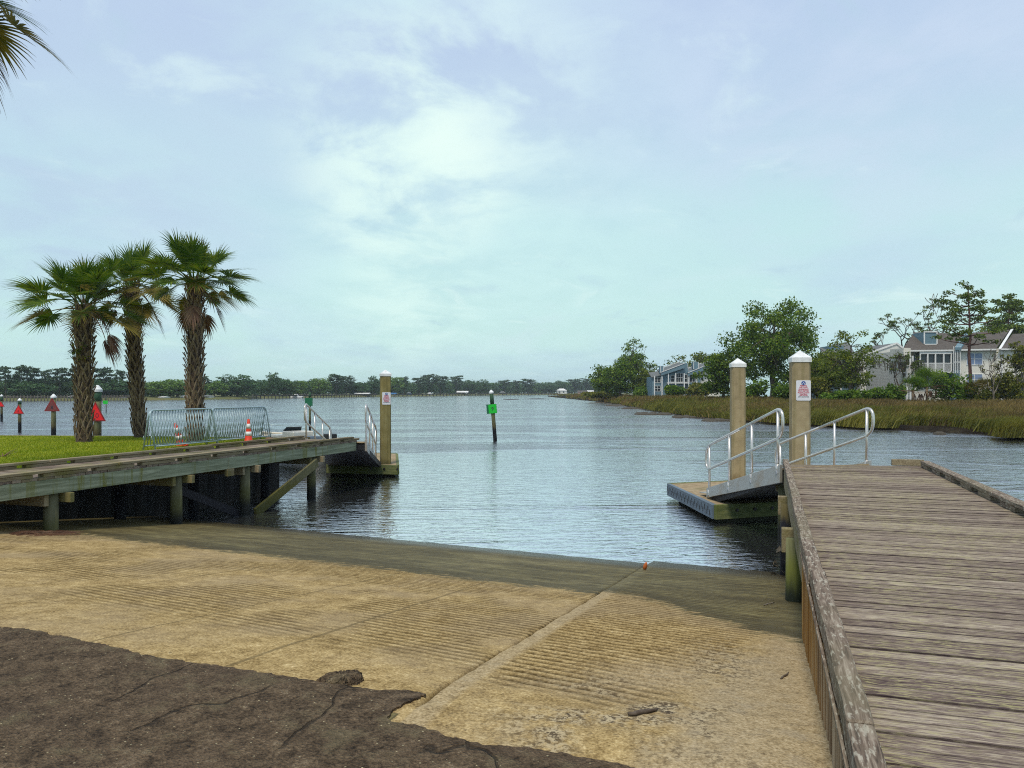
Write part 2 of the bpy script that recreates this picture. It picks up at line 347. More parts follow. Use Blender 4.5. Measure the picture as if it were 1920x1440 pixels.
def mat_ramp():
    t = NT('grooved_ramp_concrete', .9, .12); a = t.attr('zones'); sp = t.n('ShaderNodeSeparateColor'); t.L.new(a.outputs['Color'], sp.inputs[0])
    alg_shade, grav, flat = sp.outputs[0], sp.outputs[1], sp.outputs[2]; deep = t.attr('deep').outputs['Fac']
    gr = t.math('ADD', t.math('MULTIPLY', t.noise(62, 4, .65), .62), t.math('MULTIPLY', t.noise(14, 6, .7), .38)); st = t.voro(75); big = t.noise(.9, 5, .6); mid = t.noise(5, 5, .62)
    dry = t.ramp(t.math('ADD', t.math('MULTIPLY', gr, .85), t.math('MULTIPLY', mid, .28)), [(.42, (.10, .062, .020)), (.53, (.29, .20, .08)), (.63, (.47, .345, .155)), (.76, (.74, .60, .34))])
    dry = t.mix(t.math('MULTIPLY', t.rng(big, .42, .66), .42), dry, (.30, .235, .15))
    dry = t.mix(t.math('MULTIPLY', t.rng(t.noise(28, 3, .6), .62, .70), .6), dry, (.09, .06, .03))
    # groove bottoms: dark silt and moss, with the groove shadow painted in
    dry = t.mix(t.math('MULTIPLY', deep, .94), dry, (.055, .034, .008))
    smooth = t.ramp(gr, [(.36, (.16, .115, .06)), (.5, (.36, .275, .15)), (.66, (.54, .44, .28))])
    smooth = t.mix(t.math('MULTIPLY', t.rng(mid, .5, .7), .4), smooth, (.30, .26, .19))
    c = t.mix(flat, dry, smooth)
    sp2 = t.rng(t.noise(34, 4, .7), .44, .56); gcol = t.mix(sp2, (.075, .055, .035), (.44, .36, .22))
    c = t.mix(t.math('MULTIPLY', grav, t.rng(t.noise(9, 4, .7), .35, .6)), c, gcol)
    x = t.xyz(); joint = None
    for vv, wd in ((-3.0, .018), (-4.1, .011), (-5.6, .009), (-7.2, .009)):
        d = t.math('ABSOLUTE', t.math('SUBTRACT', t.math('ADD', x[0], t.math('MULTIPLY', t.math('SUBTRACT', mid, .5), .03)), vv))
        k = t.rng(d, wd*.5, wd*1.3, 1, 0); joint = k if joint is None else t.math('MAXIMUM', joint, k)
    c = t.mix(t.math('MULTIPLY', joint, .6), c, (.11, .08, .035))
    zz = t.math('ADD', alg_shade, t.math('MULTIPLY', t.math('SUBTRACT', t.noise(6, 8, .75, t.co((.5, 2.2, 1))), .5), 1.5))
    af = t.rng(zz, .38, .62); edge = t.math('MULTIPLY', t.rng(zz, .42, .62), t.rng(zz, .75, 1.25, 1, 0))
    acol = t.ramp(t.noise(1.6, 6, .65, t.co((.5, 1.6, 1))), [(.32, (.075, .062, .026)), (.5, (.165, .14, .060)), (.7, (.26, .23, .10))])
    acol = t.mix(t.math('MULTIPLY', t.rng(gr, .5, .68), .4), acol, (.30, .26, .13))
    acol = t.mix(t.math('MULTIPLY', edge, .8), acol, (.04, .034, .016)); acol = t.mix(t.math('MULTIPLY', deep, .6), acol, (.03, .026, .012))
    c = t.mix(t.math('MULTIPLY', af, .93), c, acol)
    wet = a.outputs['Alpha']; c = t.mix(t.math('MULTIPLY', wet, .75), c, (.030, .026, .018))
    nrm = t.bump(t.math('ADD', gr, t.math('MULTIPLY', st, .6)), .75, .010, t.bump(mid, .30, .02))
    return t.fin(c, t.math('SUBTRACT', t.rng(af, 0, 1, .92, .62), t.math('MULTIPLY', wet, .40)), nrm)
M['ramp'] = mat_ramp()
def mat_asphalt():
    t = NT('worn_asphalt', .9, .15); g = t.math('ADD', t.math('MULTIPLY', t.noise(52, 4, .7), .62), t.math('MULTIPLY', t.noise(12, 6, .7), .38)); v = t.voro(95); big = t.noise(1.1, 5, .6); m2 = t.noise(9, 5, .65)
    c = t.ramp(t.math('ADD', t.math('MULTIPLY', g, .75), t.math('MULTIPLY', m2, .35)), [(.42, (.015, .010, .006)), (.53, (.088, .061, .036)), (.63, (.165, .117, .070)), (.77, (.38, .31, .21))])
    c = t.mix(t.math('MULTIPLY', t.rng(big, .45, .65), .4), c, (.10, .070, .046))
    c = t.mix(t.math('MULTIPLY', t.rng(t.noise(4.5, 5, .65), .52, .68), .5), c, (.13, .11, .06))
    vc = t.n('ShaderNodeTexVoronoi'); vc.inputs['Scale'].default_value = 42; t.L.new(t.co(), vc.inputs[0]); spc = t.n('ShaderNodeSeparateColor'); t.L.new(vc.outputs['Color'], spc.inputs[0])
    speck = t.math('MULTIPLY', t.rng(vc.outputs['Distance'], .16, .22, 1, 0), t.math('GREATER_THAN', spc.outputs[0], .90))
    c = t.mix(t.math('MULTIPLY', speck, .85), c, (.46, .40, .24))
    wv = t.n('ShaderNodeMix', data_type='VECTOR'); wv.inputs[0].default_value = .22; t.L.new(t.co(), wv.inputs[4]); nn = t.n('ShaderNodeTexNoise'); nn.inputs['Scale'].default_value = 3; t.L.new(t.co(), nn.inputs[0]); t.L.new(nn.outputs['Color'], wv.inputs[5])
    ck = t.rng(t.voro(1.3, wv.outputs[1], 'Distance', 'DISTANCE_TO_EDGE'), .002, .010, 1, 0); ck = t.math('MULTIPLY', ck, t.rng(t.noise(.8, 3), .50, .58)); c = t.mix(t.math('MULTIPLY', ck, .6), c, (.012, .009, .007))
    return t.fin(c, None, t.bump(t.math('SUBTRACT', t.math('ADD', g, v), t.math('MULTIPLY', ck, 1.5)), .9, .014, t.bump(m2, .5, .03)))
M['asphalt'] = mat_asphalt()
def mat_water():
    t = NT('rippled_river_water', .06, .5); t.b.inputs['IOR'].default_value = 1.45
    # wind-rippled areas against smoother slicks, drawn out along the flow
    sl = t.noise(1, 5, .6, t.co((.035, .16, 1), (0, 0, R(-8))), .8); st2 = t.noise(1, 4, .6, t.co((.012, .42, 1), (0, 0, R(-5))), .6); off = t.rng(t.xyz()[1], 18, 62, -.10, .005, False); rip = t.math('MULTIPLY', t.rng(t.math('ADD', sl, off), .42, .54), t.rng(st2, .56, .64, 1, .15))
    a = t.noise(1, 3, .6, t.co((2.0, 4.6, 1), (0, 0, R(7))), .9); b = t.noise(1, 3, .55, t.co((4, 11, 1), (0, 0, R(-12))), .5)
    lg = t.noise(1, 3, .5, t.co((.25, .8, 1), (0, 0, R(12))), .3)
    h = t.math('ADD', t.math('ADD', t.math('MULTIPLY', a, .075), t.math('MULTIPLY', b, .022)), t.math('MULTIPLY', lg, .05))
    h = t.math('MULTIPLY', h, t.math('ADD', t.math('MULTIPLY', rip, .65), .40))
    bp = t.n('ShaderNodeBump'); bp.inputs['Strength'].default_value = 1; bp.inputs['Distance'].default_value = 1.0; t.L.new(h, bp.inputs['Height'])
    t.fin(t.mix(rip, (.11, .12, .12), (.10, .105, .115)), t.rng(rip, 0, 1, .03, .08), bp.outputs[0])
    gl = t.n('ShaderNodeBsdfGlossy'); gl.inputs['Color'].default_value = (.95, .97, 1, 1); gl.inputs['Roughness'].default_value = .08; t.L.new(bp.outputs[0], gl.inputs['Normal'])
    ms = t.n('ShaderNodeMixShader'); t.L.new(t.rng(rip, 0, 1, .88, .46), ms.inputs[0]); t.L.new(t.b.outputs[0], ms.inputs[1]); t.L.new(gl.outputs[0], ms.inputs[2]); t.L.new(ms.outputs[0], t.out.inputs[0])
    return t.m
M['water'] = mat_water()
def mat_lawn():
    t = NT('lawn_soil', .95, .1); n1 = t.noise(.9, 5, .65); n2 = t.noise(14, 5, .7)
    c = t.ramp(t.math('ADD', t.math('MULTIPLY', n1, .7), t.math('MULTIPLY', n2, .4)), [(.3, (.10, .13, .006)), (.55, (.24, .25, .012)), (.8, (.36, .31, .03))])
    return t.fin(c, None, t.bump(n2, .6, .03))
M['lawn'] = mat_lawn()
M['blade'] = leafmat('short_lawn_grass', (.13, .21, .010), (.27, .35, .014), (.46, .46, .05), .3, .8)
_t = NT('dark_marsh_mud', .95, .04); M['marshsoil'] = _t.fin(_t.ramp(_t.noise(.8, 6, .7), [(.35, (.008, .006, .005)), (.55, (.022, .017, .011)), (.75, (.05, .042, .022))]))
M['marsh'] = leafmat('tawny_marsh_grass', (.055, .038, .017), (.15, .108, .043), (.33, .235, .08), .25, .35, .35, .9)
M['marshgreen'] = leafmat('green_marsh_grass', (.04, .055, .010), (.12, .13, .022), (.28, .25, .05), .25, .3, .35, .9)
M['farbank'] = paint('far_bank_grass', (.10, .11, .03), .9, 0, .5, .05, (.16, .12, .04))
M['mud'] = paint('wet_mud', (.035, .028, .02), .5, 0, .5, 3)
M['oyster'] = paint('oyster_crust', (.05, .042, .03), .9, 0, .6, 20, (.16, .14, .10))
M['bark'] = wood('grey_brown_bark', (.03, .022, .016), (.085, .065, .048), (.17, .14, .11), 2, None, 9, .8)
M['barkred'] = wood('reddish_pine_bark', (.04, .02, .016), (.12, .06, .048), (.21, .12, .10), 2, None, 9, .8)
M['barkgrey'] = wood('pale_bare_bark', (.05, .042, .035), (.14, .12, .10), (.26, .23, .19), 2, None, 9, .6)
M['boot'] = wood('palm_boots', (.06, .038, .024), (.19, .135, .085), (.34, .27, .19), 2, None, 14, .7); M['bootcore'] = paint('dark_trunk_core', (.075, .052, .034), .9, 0, .4)
M['oak'] = leafmat('oak_leaves', (.018, .050, .006), (.070, .145, .011), (.24, .32, .025))
M['oaklight'] = leafmat('light_green_leaves', (.04, .07, .008), (.11, .16, .014), (.22, .25, .025))
M['pine'] = leafmat('pine_needles', (.026, .055, .008), (.075, .12, .014), (.16, .21, .025), .2)
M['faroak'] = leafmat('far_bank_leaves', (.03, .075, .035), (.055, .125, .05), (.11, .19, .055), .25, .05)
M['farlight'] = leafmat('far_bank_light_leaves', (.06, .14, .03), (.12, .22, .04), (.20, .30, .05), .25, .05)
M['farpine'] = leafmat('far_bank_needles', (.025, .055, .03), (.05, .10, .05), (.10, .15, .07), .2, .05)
M['shrub'] = leafmat('shrub_leaves', (.03, .075, .006), (.09, .18, .012), (.20, .28, .02))
M['shrubyellow'] = leafmat('olive_shrub_leaves', (.045, .06, .008), (.12, .14, .015), (.23, .22, .03))
M['moss'] = leafmat('spanish_moss', (.05, .055, .045), (.10, .10, .08), (.16, .16, .13), .2)
M['frond'] = leafmat('palm_fronds', (.026, .070, .010), (.075, .15, .018), (.20, .25, .03), .3, 1.5)
M['frondyellow'] = leafmat('ageing_palm_fronds', (.07, .07, .012), (.17, .15, .025), (.30, .22, .05), .3, 1.5)
M['frondrust'] = leafmat('rust_tinged_frond_tips', (.07, .03, .02), (.15, .07, .04), (.22, .14, .07), .3, 1.5)
M['frond_dry'] = leafmat('dry_brown_fronds', (.06, .026, .02), (.15, .075, .045), (.27, .17, .10), .2, 1.5)
M['red'] = paint('red_daymark_board', (.75, .012, .014), .45, 0, .12)
M['darkred'] = paint('dark_red_border', (.22, .008, .01), .5, 0, .2)
M['maroon'] = paint('faded_maroon_board', (.16, .035, .03), .6, 0, .3)
M['green'] = paint('green_daymark_board', (.01, .50, .035), .45, 0, .15)
M['darkgreen'] = paint('dark_green_board', (.006, .12, .05), .5, 0, .2)
M['markpost'] = mat_post('daymark_post', (.17, .17, .08), (.12, .10, .04), (.008, .008, .01), .55, .8)
M['greenband'] = paint('dark_green_band', (.03, .08, .04), .7, 0, .4)
M['signwhite'] = paint('white_sign_face', (.72, .72, .76), .4, 0, .12)
M['signred'] = paint('red_sign_lettering', (.50, .02, .06), .5, 0, .1)
M['signblue'] = paint('blue_sign_emblem', (.02, .07, .28), .5, 0, .1)
M['signblack'] = paint('black_lettering', (.02, .02, .03), .5, 0, .1)
M['orange'] = paint('orange_cone_rubber', (.70, .045, .012), .5, 0, .25)
M['floatorange'] = paint('faded_orange_float', (.50, .13, .03), .6, 0, .5)
M['white'] = paint('white_paint', (.74, .74, .72), .5, 0, .2)
M['gelcoat'] = paint('cream_gelcoat', (.70, .66, .56), .3, 0, .25, 3)
M['glass'] = paint('dark_window_glass', (.025, .035, .045), .12, 0, .2)
M['glassblue'] = paint('curtained_window_glass', (.20, .27, .42), .2, 0, .4, 1.5)
def mat_siding(name, col):
    t = NT(name, .7, .25); z = t.xyz()[2]; k = t.math('FRACT', t.math('MULTIPLY', z, 5.0)); e = t.rng(k, .0, .16, 1, 0)
    c = t.mix(t.math('MULTIPLY', e, .35), col, tuple(x*.45 for x in col)); c = t.mix(t.math('MULTIPLY', t.rng(t.noise(.7, 5), .45, .7), .25), c, tuple(x*.7 for x in col))
    return t.fin(c, None, t.bump(k, .5, .03))
M['cream'] = mat_siding('cream_lap_siding', (.80, .77, .68))
M['bluegrey'] = mat_siding('blue_grey_lap_siding', (.15, .24, .29))
M['greysiding'] = mat_siding('pale_grey_lap_siding', (.74, .73, .67))
def mat_roof(name, c0, c1):
    t = NT(name, .9, .15); g = t.noise(1, 5, .7, t.co((3, 9, 9))); return t.fin(t.mix(t.rng(g, .35, .65), c0, c1), None, t.bump(g, .5, .03))
M['shingle'] = mat_roof('brown_shingle_roof', (.075, .066, .06), (.13, .115, .10))
M['greyroof'] = mat_roof('grey_shingle_roof', (.10, .11, .11), (.18, .19, .19))
M['teal'] = paint('teal_boathouse_wall', (.04, .40, .42), .6, 0, .3)
M['bluewall'] = paint('blue_painted_shed', (.03, .16, .38), .6, 0, .3)
M['brick'] = paint('pinkish_brick_wall', (.36, .20, .16), .8, 0, .3)
M['greywood'] = wood('grey_far_dock_timber', (.04, .035, .03), (.10, .085, .07), (.18, .16, .13), 0)

# ------------------------------------------------------------------ water, ramp, asphalt, lawn, banks
def frame(o):                               # an object whose local x, y are the dock frame's v, u
    o.rotation_euler = (0, 0, -R(AZ)); return o
WS = 2400
wo = mesh('water', [(-WS, -60, 0), (WS, -60, 0), (WS, 3000, 0), (-WS, 3000, 0)], [[0, 1, 2, 3]], M['water'])
tag(wo, kind='structure')
GZ, SLOPE = 1.02, .125
def s_of(v, u): return .993*u+.1184*v
def prof(s): return GZ-SLOPE*np.maximum(0, np.sqrt((s-3.3)**2*(s > 3.3)+.02)-.1414)
def build_ramp():
    vs_ = np.unique(np.concatenate([np.arange(-12.4, -4, .09), np.arange(-4, 1.2, .045), [-1.72, -1.705, -1.69, -1.675, -1.66, -1.645, -1.63]])); us = np.concatenate([np.arange(-4, 2.4, .4), np.arange(2.4, 9, .0155), np.arange(9, 12.8, .03), np.arange(12.8, 19.5, .4)])
    V, U = np.meshgrid(vs_, us); S = s_of(V, U); Z = prof(S)
    right = V > -1.68; n1 = vnoise(V*1.3, U*1.3, 3, 3); n2 = vnoise(V*6, U*6, 9, 2)
    q = U*math.cos(R(10.8))+V*math.sin(R(10.8))+.03*(vnoise(V*2.2, U*2.2, 5, 2)-.5)
    ph = (q/np.where(right, .098, .088)) % 1.0
    prof_g = np.clip(1-np.abs(ph-.5)*3.4, 0, 1)
    amp = np.where(right, (.017*(.55+.8*n1)), .008*sstep(.36, .62, n1))
    lim = -.45+.17*(U-4.3)+.25*(n2-.5)
    gm = sstep(3.75, 4.1, S+.3*(n2-.5))*np.where(right, sstep(-1.58, -1.50, V+.12*(n2-.5))*(1-sstep(lim-.12, lim+.05, V)), sstep(3.9, 4.6, S))
    g = prof_g*amp*gm*(1-.45*sstep(7.2, 8.6, S))
    Z = Z-g+np.where(right, .026*sstep(3.1, 3.9, S), 0)+.010*(n1-.5)*sstep(3.1, 3.6, S)+.006*(n2-.5)*np.where(right, 1.2, .6)
    joint = np.exp(-((V+1.69+.02*(n2-.5))/.018)**2)*.045*sstep(3.3, 3.6, S); Z = Z-joint
    # nose of the right lane slab thins out under the asphalt edge
    Z = np.where(S < 2.6, Z-.06, Z)
    verts = np.stack([V, U, Z], -1).reshape(-1, 3); nv, nu = len(vs_), len(us)
    i = np.arange(nu-1)[:, None]*nv+np.arange(nv-1)[None, :]; faces = np.stack([i, i+1, i+nv+1, i+nv], -1).reshape(-1, 4)
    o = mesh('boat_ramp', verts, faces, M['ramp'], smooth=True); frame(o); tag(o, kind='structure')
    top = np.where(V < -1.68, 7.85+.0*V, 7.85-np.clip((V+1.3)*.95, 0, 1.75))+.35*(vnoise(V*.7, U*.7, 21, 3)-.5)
    alg_shade = np.clip(.5+(S-top)*.75, 0, 1)
    left = sstep(-9.6, -11.2, V+(-.35)*(U-10.5)*.6); alg_shade = np.maximum(alg_shade, left*sstep(8.2, 9.2, S)); alg_shade = np.maximum(alg_shade, np.where((V < -1.75) & (S < 3.25), 1.0, 0))  # left: wet mud plus the pier's shade, painted through the algae mask
    grav = sstep(.35, .6, vnoise(V*1.8+3, U*1.8, 31, 3))*np.exp(-((V+.62)/.55)**2-((U-3.75)/.75)**2)*1.5
    grav = np.maximum(grav, .8*np.exp(-((V+.25)/.28)**2-((U-5.3)/.8)**2))
    flat = np.maximum(sstep(lim-.02, lim+.25, V)*right, (right & (V < -1.54))*.75)
    flat = np.maximum(flat, .8*np.exp(-((V+.55)/.35)**2-((U-4.75)/.35)**2)*right)
    me = o.data
    a = me.color_attributes.new('zones', 'FLOAT_COLOR', 'POINT'); a.data.foreach_set('color', np.stack([alg_shade, np.clip(grav, 0, 1), np.clip(flat, 0, 1), sstep(10.55, 11.35, S+.25*(n1-.5))], -1).astype(np.float32).ravel())
    b = me.attributes.new('deep', 'FLOAT', 'POINT'); dd = np.clip(sstep(.04, .45, prof_g)*gm*np.where(right, .85+.15*sstep(.3, .6, n1), .75*sstep(.36, .58, n1))*sstep(.05, .4, n2+.15)+joint*40, 0, 1); b.data.foreach_set('value', dd.astype(np.float32).ravel())
build_ramp()
def build_asphalt():
    rnd = random.Random(4)
    px = [(-900, 1100), (-300, 1140), (0, 1178), (60, 1183), (110, 1194), (200, 1214), (270, 1233), (330, 1241), (400, 1250), (450, 1259), (520, 1270), (590, 1281), (640, 1288), (668, 1291),
          (700, 1297), (760, 1296), (800, 1300), (786, 1308), (756, 1322), (736, 1336), (728, 1348), (735, 1356), (780, 1366), (828, 1384), (852, 1388), (915, 1401), (1000, 1410), (1060, 1419), (1140, 1432), (1210, 1450), (1330, 1500)]
    pts = [VU(PZ(x, y, GZ)) for x, y in px]
    out = []
    for a, b in zip(pts[:-1], pts[1:]):
        d = math.hypot(b[0]-a[0], b[1]-a[1]); k = max(1, int(d/.016))
        for i in range(k): out.append((a[0]+(b[0]-a[0])*i/k, a[1]+(b[1]-a[1])*i/k))
    out.append(pts[-1]); A = np.array(out); near = sstep(0, 1, np.ones(len(A)))
    ox = (vnoise(A[:, 0]*9, A[:, 1]*9, 1, 4)-.5)*.07+(vnoise(A[:, 0]*45, A[:, 1]*45, 2, 2)-.5)*.028; oy = (vnoise(A[:, 0]*9, A[:, 1]*9, 51, 4)-.5)*.07+(vnoise(A[:, 0]*45, A[:, 1]*45, 52, 2)-.5)*.028
    A[:, 0] += ox; A[:, 1] += oy
    poly = [tuple(p) for p in A]+[(.25, A[-1, 1]), (.25, -30), (-40, -30), (-40, A[0, 1])]
    def lay(name, poly, top):
        v = [(p[0], p[1], float(prof(np.array(s_of(*p))))+top) for p in poly]; n = len(v)
        bm = bmesh.new(); bv = [bm.verts.new(p) for p in v]; f = bm.faces.new(bv)
        if f.normal.z == 0: bm.normal_update()
        f.normal_update()
        if f.normal.z < 0: f.normal_flip()
        ed = list(f.edges); r = bmesh.ops.extrude_edge_only(bm, edges=ed)
        for q in r['geom']:
            if isinstance(q, bmesh.types.BMVert): q.co.z -= .07
        bmesh.ops.triangulate(bm, faces=[f]); bmesh.ops.recalc_face_normals(bm, faces=[x for x in bm.faces if abs(x.normal.z) < .5])
        for x in bm.faces:
            x.normal_update()
            if x.normal.z < -.5: x.normal_flip()
        me = bpy.data.meshes.new(name); bm.to_mesh(me); bm.free(); me.materials.append(M['asphalt'])
        o = bpy.data.objects.new(name, me); C.objects.link(o); frame(o); return o
    o = lay('asphalt', poly, .014); tag(o, kind='structure')
    isl = [(596, 1274), (612, 1264), (640, 1260), (668, 1256), (682, 1262), (678, 1272), (664, 1281), (640, 1284), (612, 1281)]
    P = [VU(PZ(x, y, GZ)) for x, y in isl]; c = np.mean(P, 0); q = []
    for i in range(len(P)):
        a, b = P[i], P[(i+1) % len(P)]
        for k in range(6): q.append((a[0]+(b[0]-a[0])*k/6+rnd.uniform(-.012, .012), a[1]+(b[1]-a[1])*k/6+rnd.uniform(-.012, .012)))
    b = MB(); n = len(q); zt = GZ+.016
    ring = lambda s_, z: [(c[0]+(x-c[0])*s_, c[1]+(y-c[1])*s_, z+rnd.uniform(-.006, .006)) for x, y in q]
    v = ring(1.03, GZ-.03)+ring(.97, zt-.018)+ring(.7, zt)+[(c[0], c[1], zt+.004)]
    f = [[j*n+i, j*n+(i+1) % n, (j+1)*n+(i+1) % n, (j+1)*n+i] for j in range(2) for i in range(n)]+[[2*n+i, 2*n+(i+1) % n, 3*n] for i in range(n)]
    if True:
        o2 = b.add(v, f).build('asphalt_lump', M['asphalt'], smooth=True); frame(o2); tag(o2, 'loose dark asphalt lump at the edge where asphalt meets concrete', 'rubble')
build_asphalt()
# bulkhead line: under the pier, then round the end of the lawn
BL = [(-12.35, -6), (-12.35, 17.6), (-15.3, 21.6), (-20, 20.8), (-26, 19.4), (-60, 11.5)]
def build_lawn():
    GL = 1.12
    poly = [(p[0]-.08, p[1]-.05) for p in BL]+[(-60, -30), (-12.43, -30)]
    bm = bmesh.new(); f = bm.faces.new([bm.verts.new((x, y, GL)) for x, y in poly]); f.normal_update()
    if f.normal.z < 0: f.normal_flip()
    bmesh.ops.triangulate(bm, faces=[f]); me = bpy.data.meshes.new('lawn'); bm.to_mesh(me); bm.free(); me.materials.append(M['lawn'])
    o = bpy.data.objects.new('lawn', me); C.objects.link(o); frame(o); tag(o, kind='structure')
    rng = np.random.default_rng(5); N = 90000
    Y = rng.uniform(12.2, 27, N*2); X = Y*rng.uniform(-.70, -.28, N*2); v = CA*X-SA*Y; u = SA*X+CA*Y
    ymax = np.interp(v, [-60, -26, -20, -15.3, -12.4], [11.3, 19.2, 20.6, 21.4, 17.5]); ok = (v < -12.5) & (u < ymax); X, Y = X[ok][:N], Y[ok][:N]; n = len(X)
    a = rng.uniform(0, 6.28, n); hgt = rng.uniform(.02, .055, n); wd = rng.uniform(.008, .016, n); lx, ly = rng.normal(0, .02, n), rng.normal(0, .02, n)
    c, s_ = np.cos(a)*wd, np.sin(a)*wd
    P = np.stack([np.stack([X-c, Y-s_, np.full(n, GL-.005)], -1), np.stack([X+c, Y+s_, np.full(n, GL-.005)], -1), np.stack([X+lx, Y+ly, GL+hgt], -1)], 1).reshape(-1, 3)
    o = mesh('lawn_grass', P, np.arange(3*n).reshape(-1, 3), M['blade']); tag(o, kind='stuff')
    o['label'] = 'short yellow-green lawn grass around the palms'
build_lawn()
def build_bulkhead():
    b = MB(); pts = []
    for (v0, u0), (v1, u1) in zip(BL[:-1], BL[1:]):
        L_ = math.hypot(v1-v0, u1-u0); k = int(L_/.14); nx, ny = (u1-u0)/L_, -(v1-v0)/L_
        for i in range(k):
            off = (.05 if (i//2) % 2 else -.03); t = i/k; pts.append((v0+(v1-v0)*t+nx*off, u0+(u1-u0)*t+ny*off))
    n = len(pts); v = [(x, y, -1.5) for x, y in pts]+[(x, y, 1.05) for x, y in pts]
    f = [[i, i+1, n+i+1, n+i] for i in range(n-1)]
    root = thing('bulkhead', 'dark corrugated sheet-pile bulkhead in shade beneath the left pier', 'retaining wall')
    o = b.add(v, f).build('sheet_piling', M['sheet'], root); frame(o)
    c = MB()
    for (v0, u0), (v1, u1) in zip(BL[:-1], BL[1:]): c.beam((v0, u0, 1.095), (v1, u1, 1.095), .16, .09)
    frame(c.build('cap_timber', M['pierkerb'], root))
build_bulkhead()

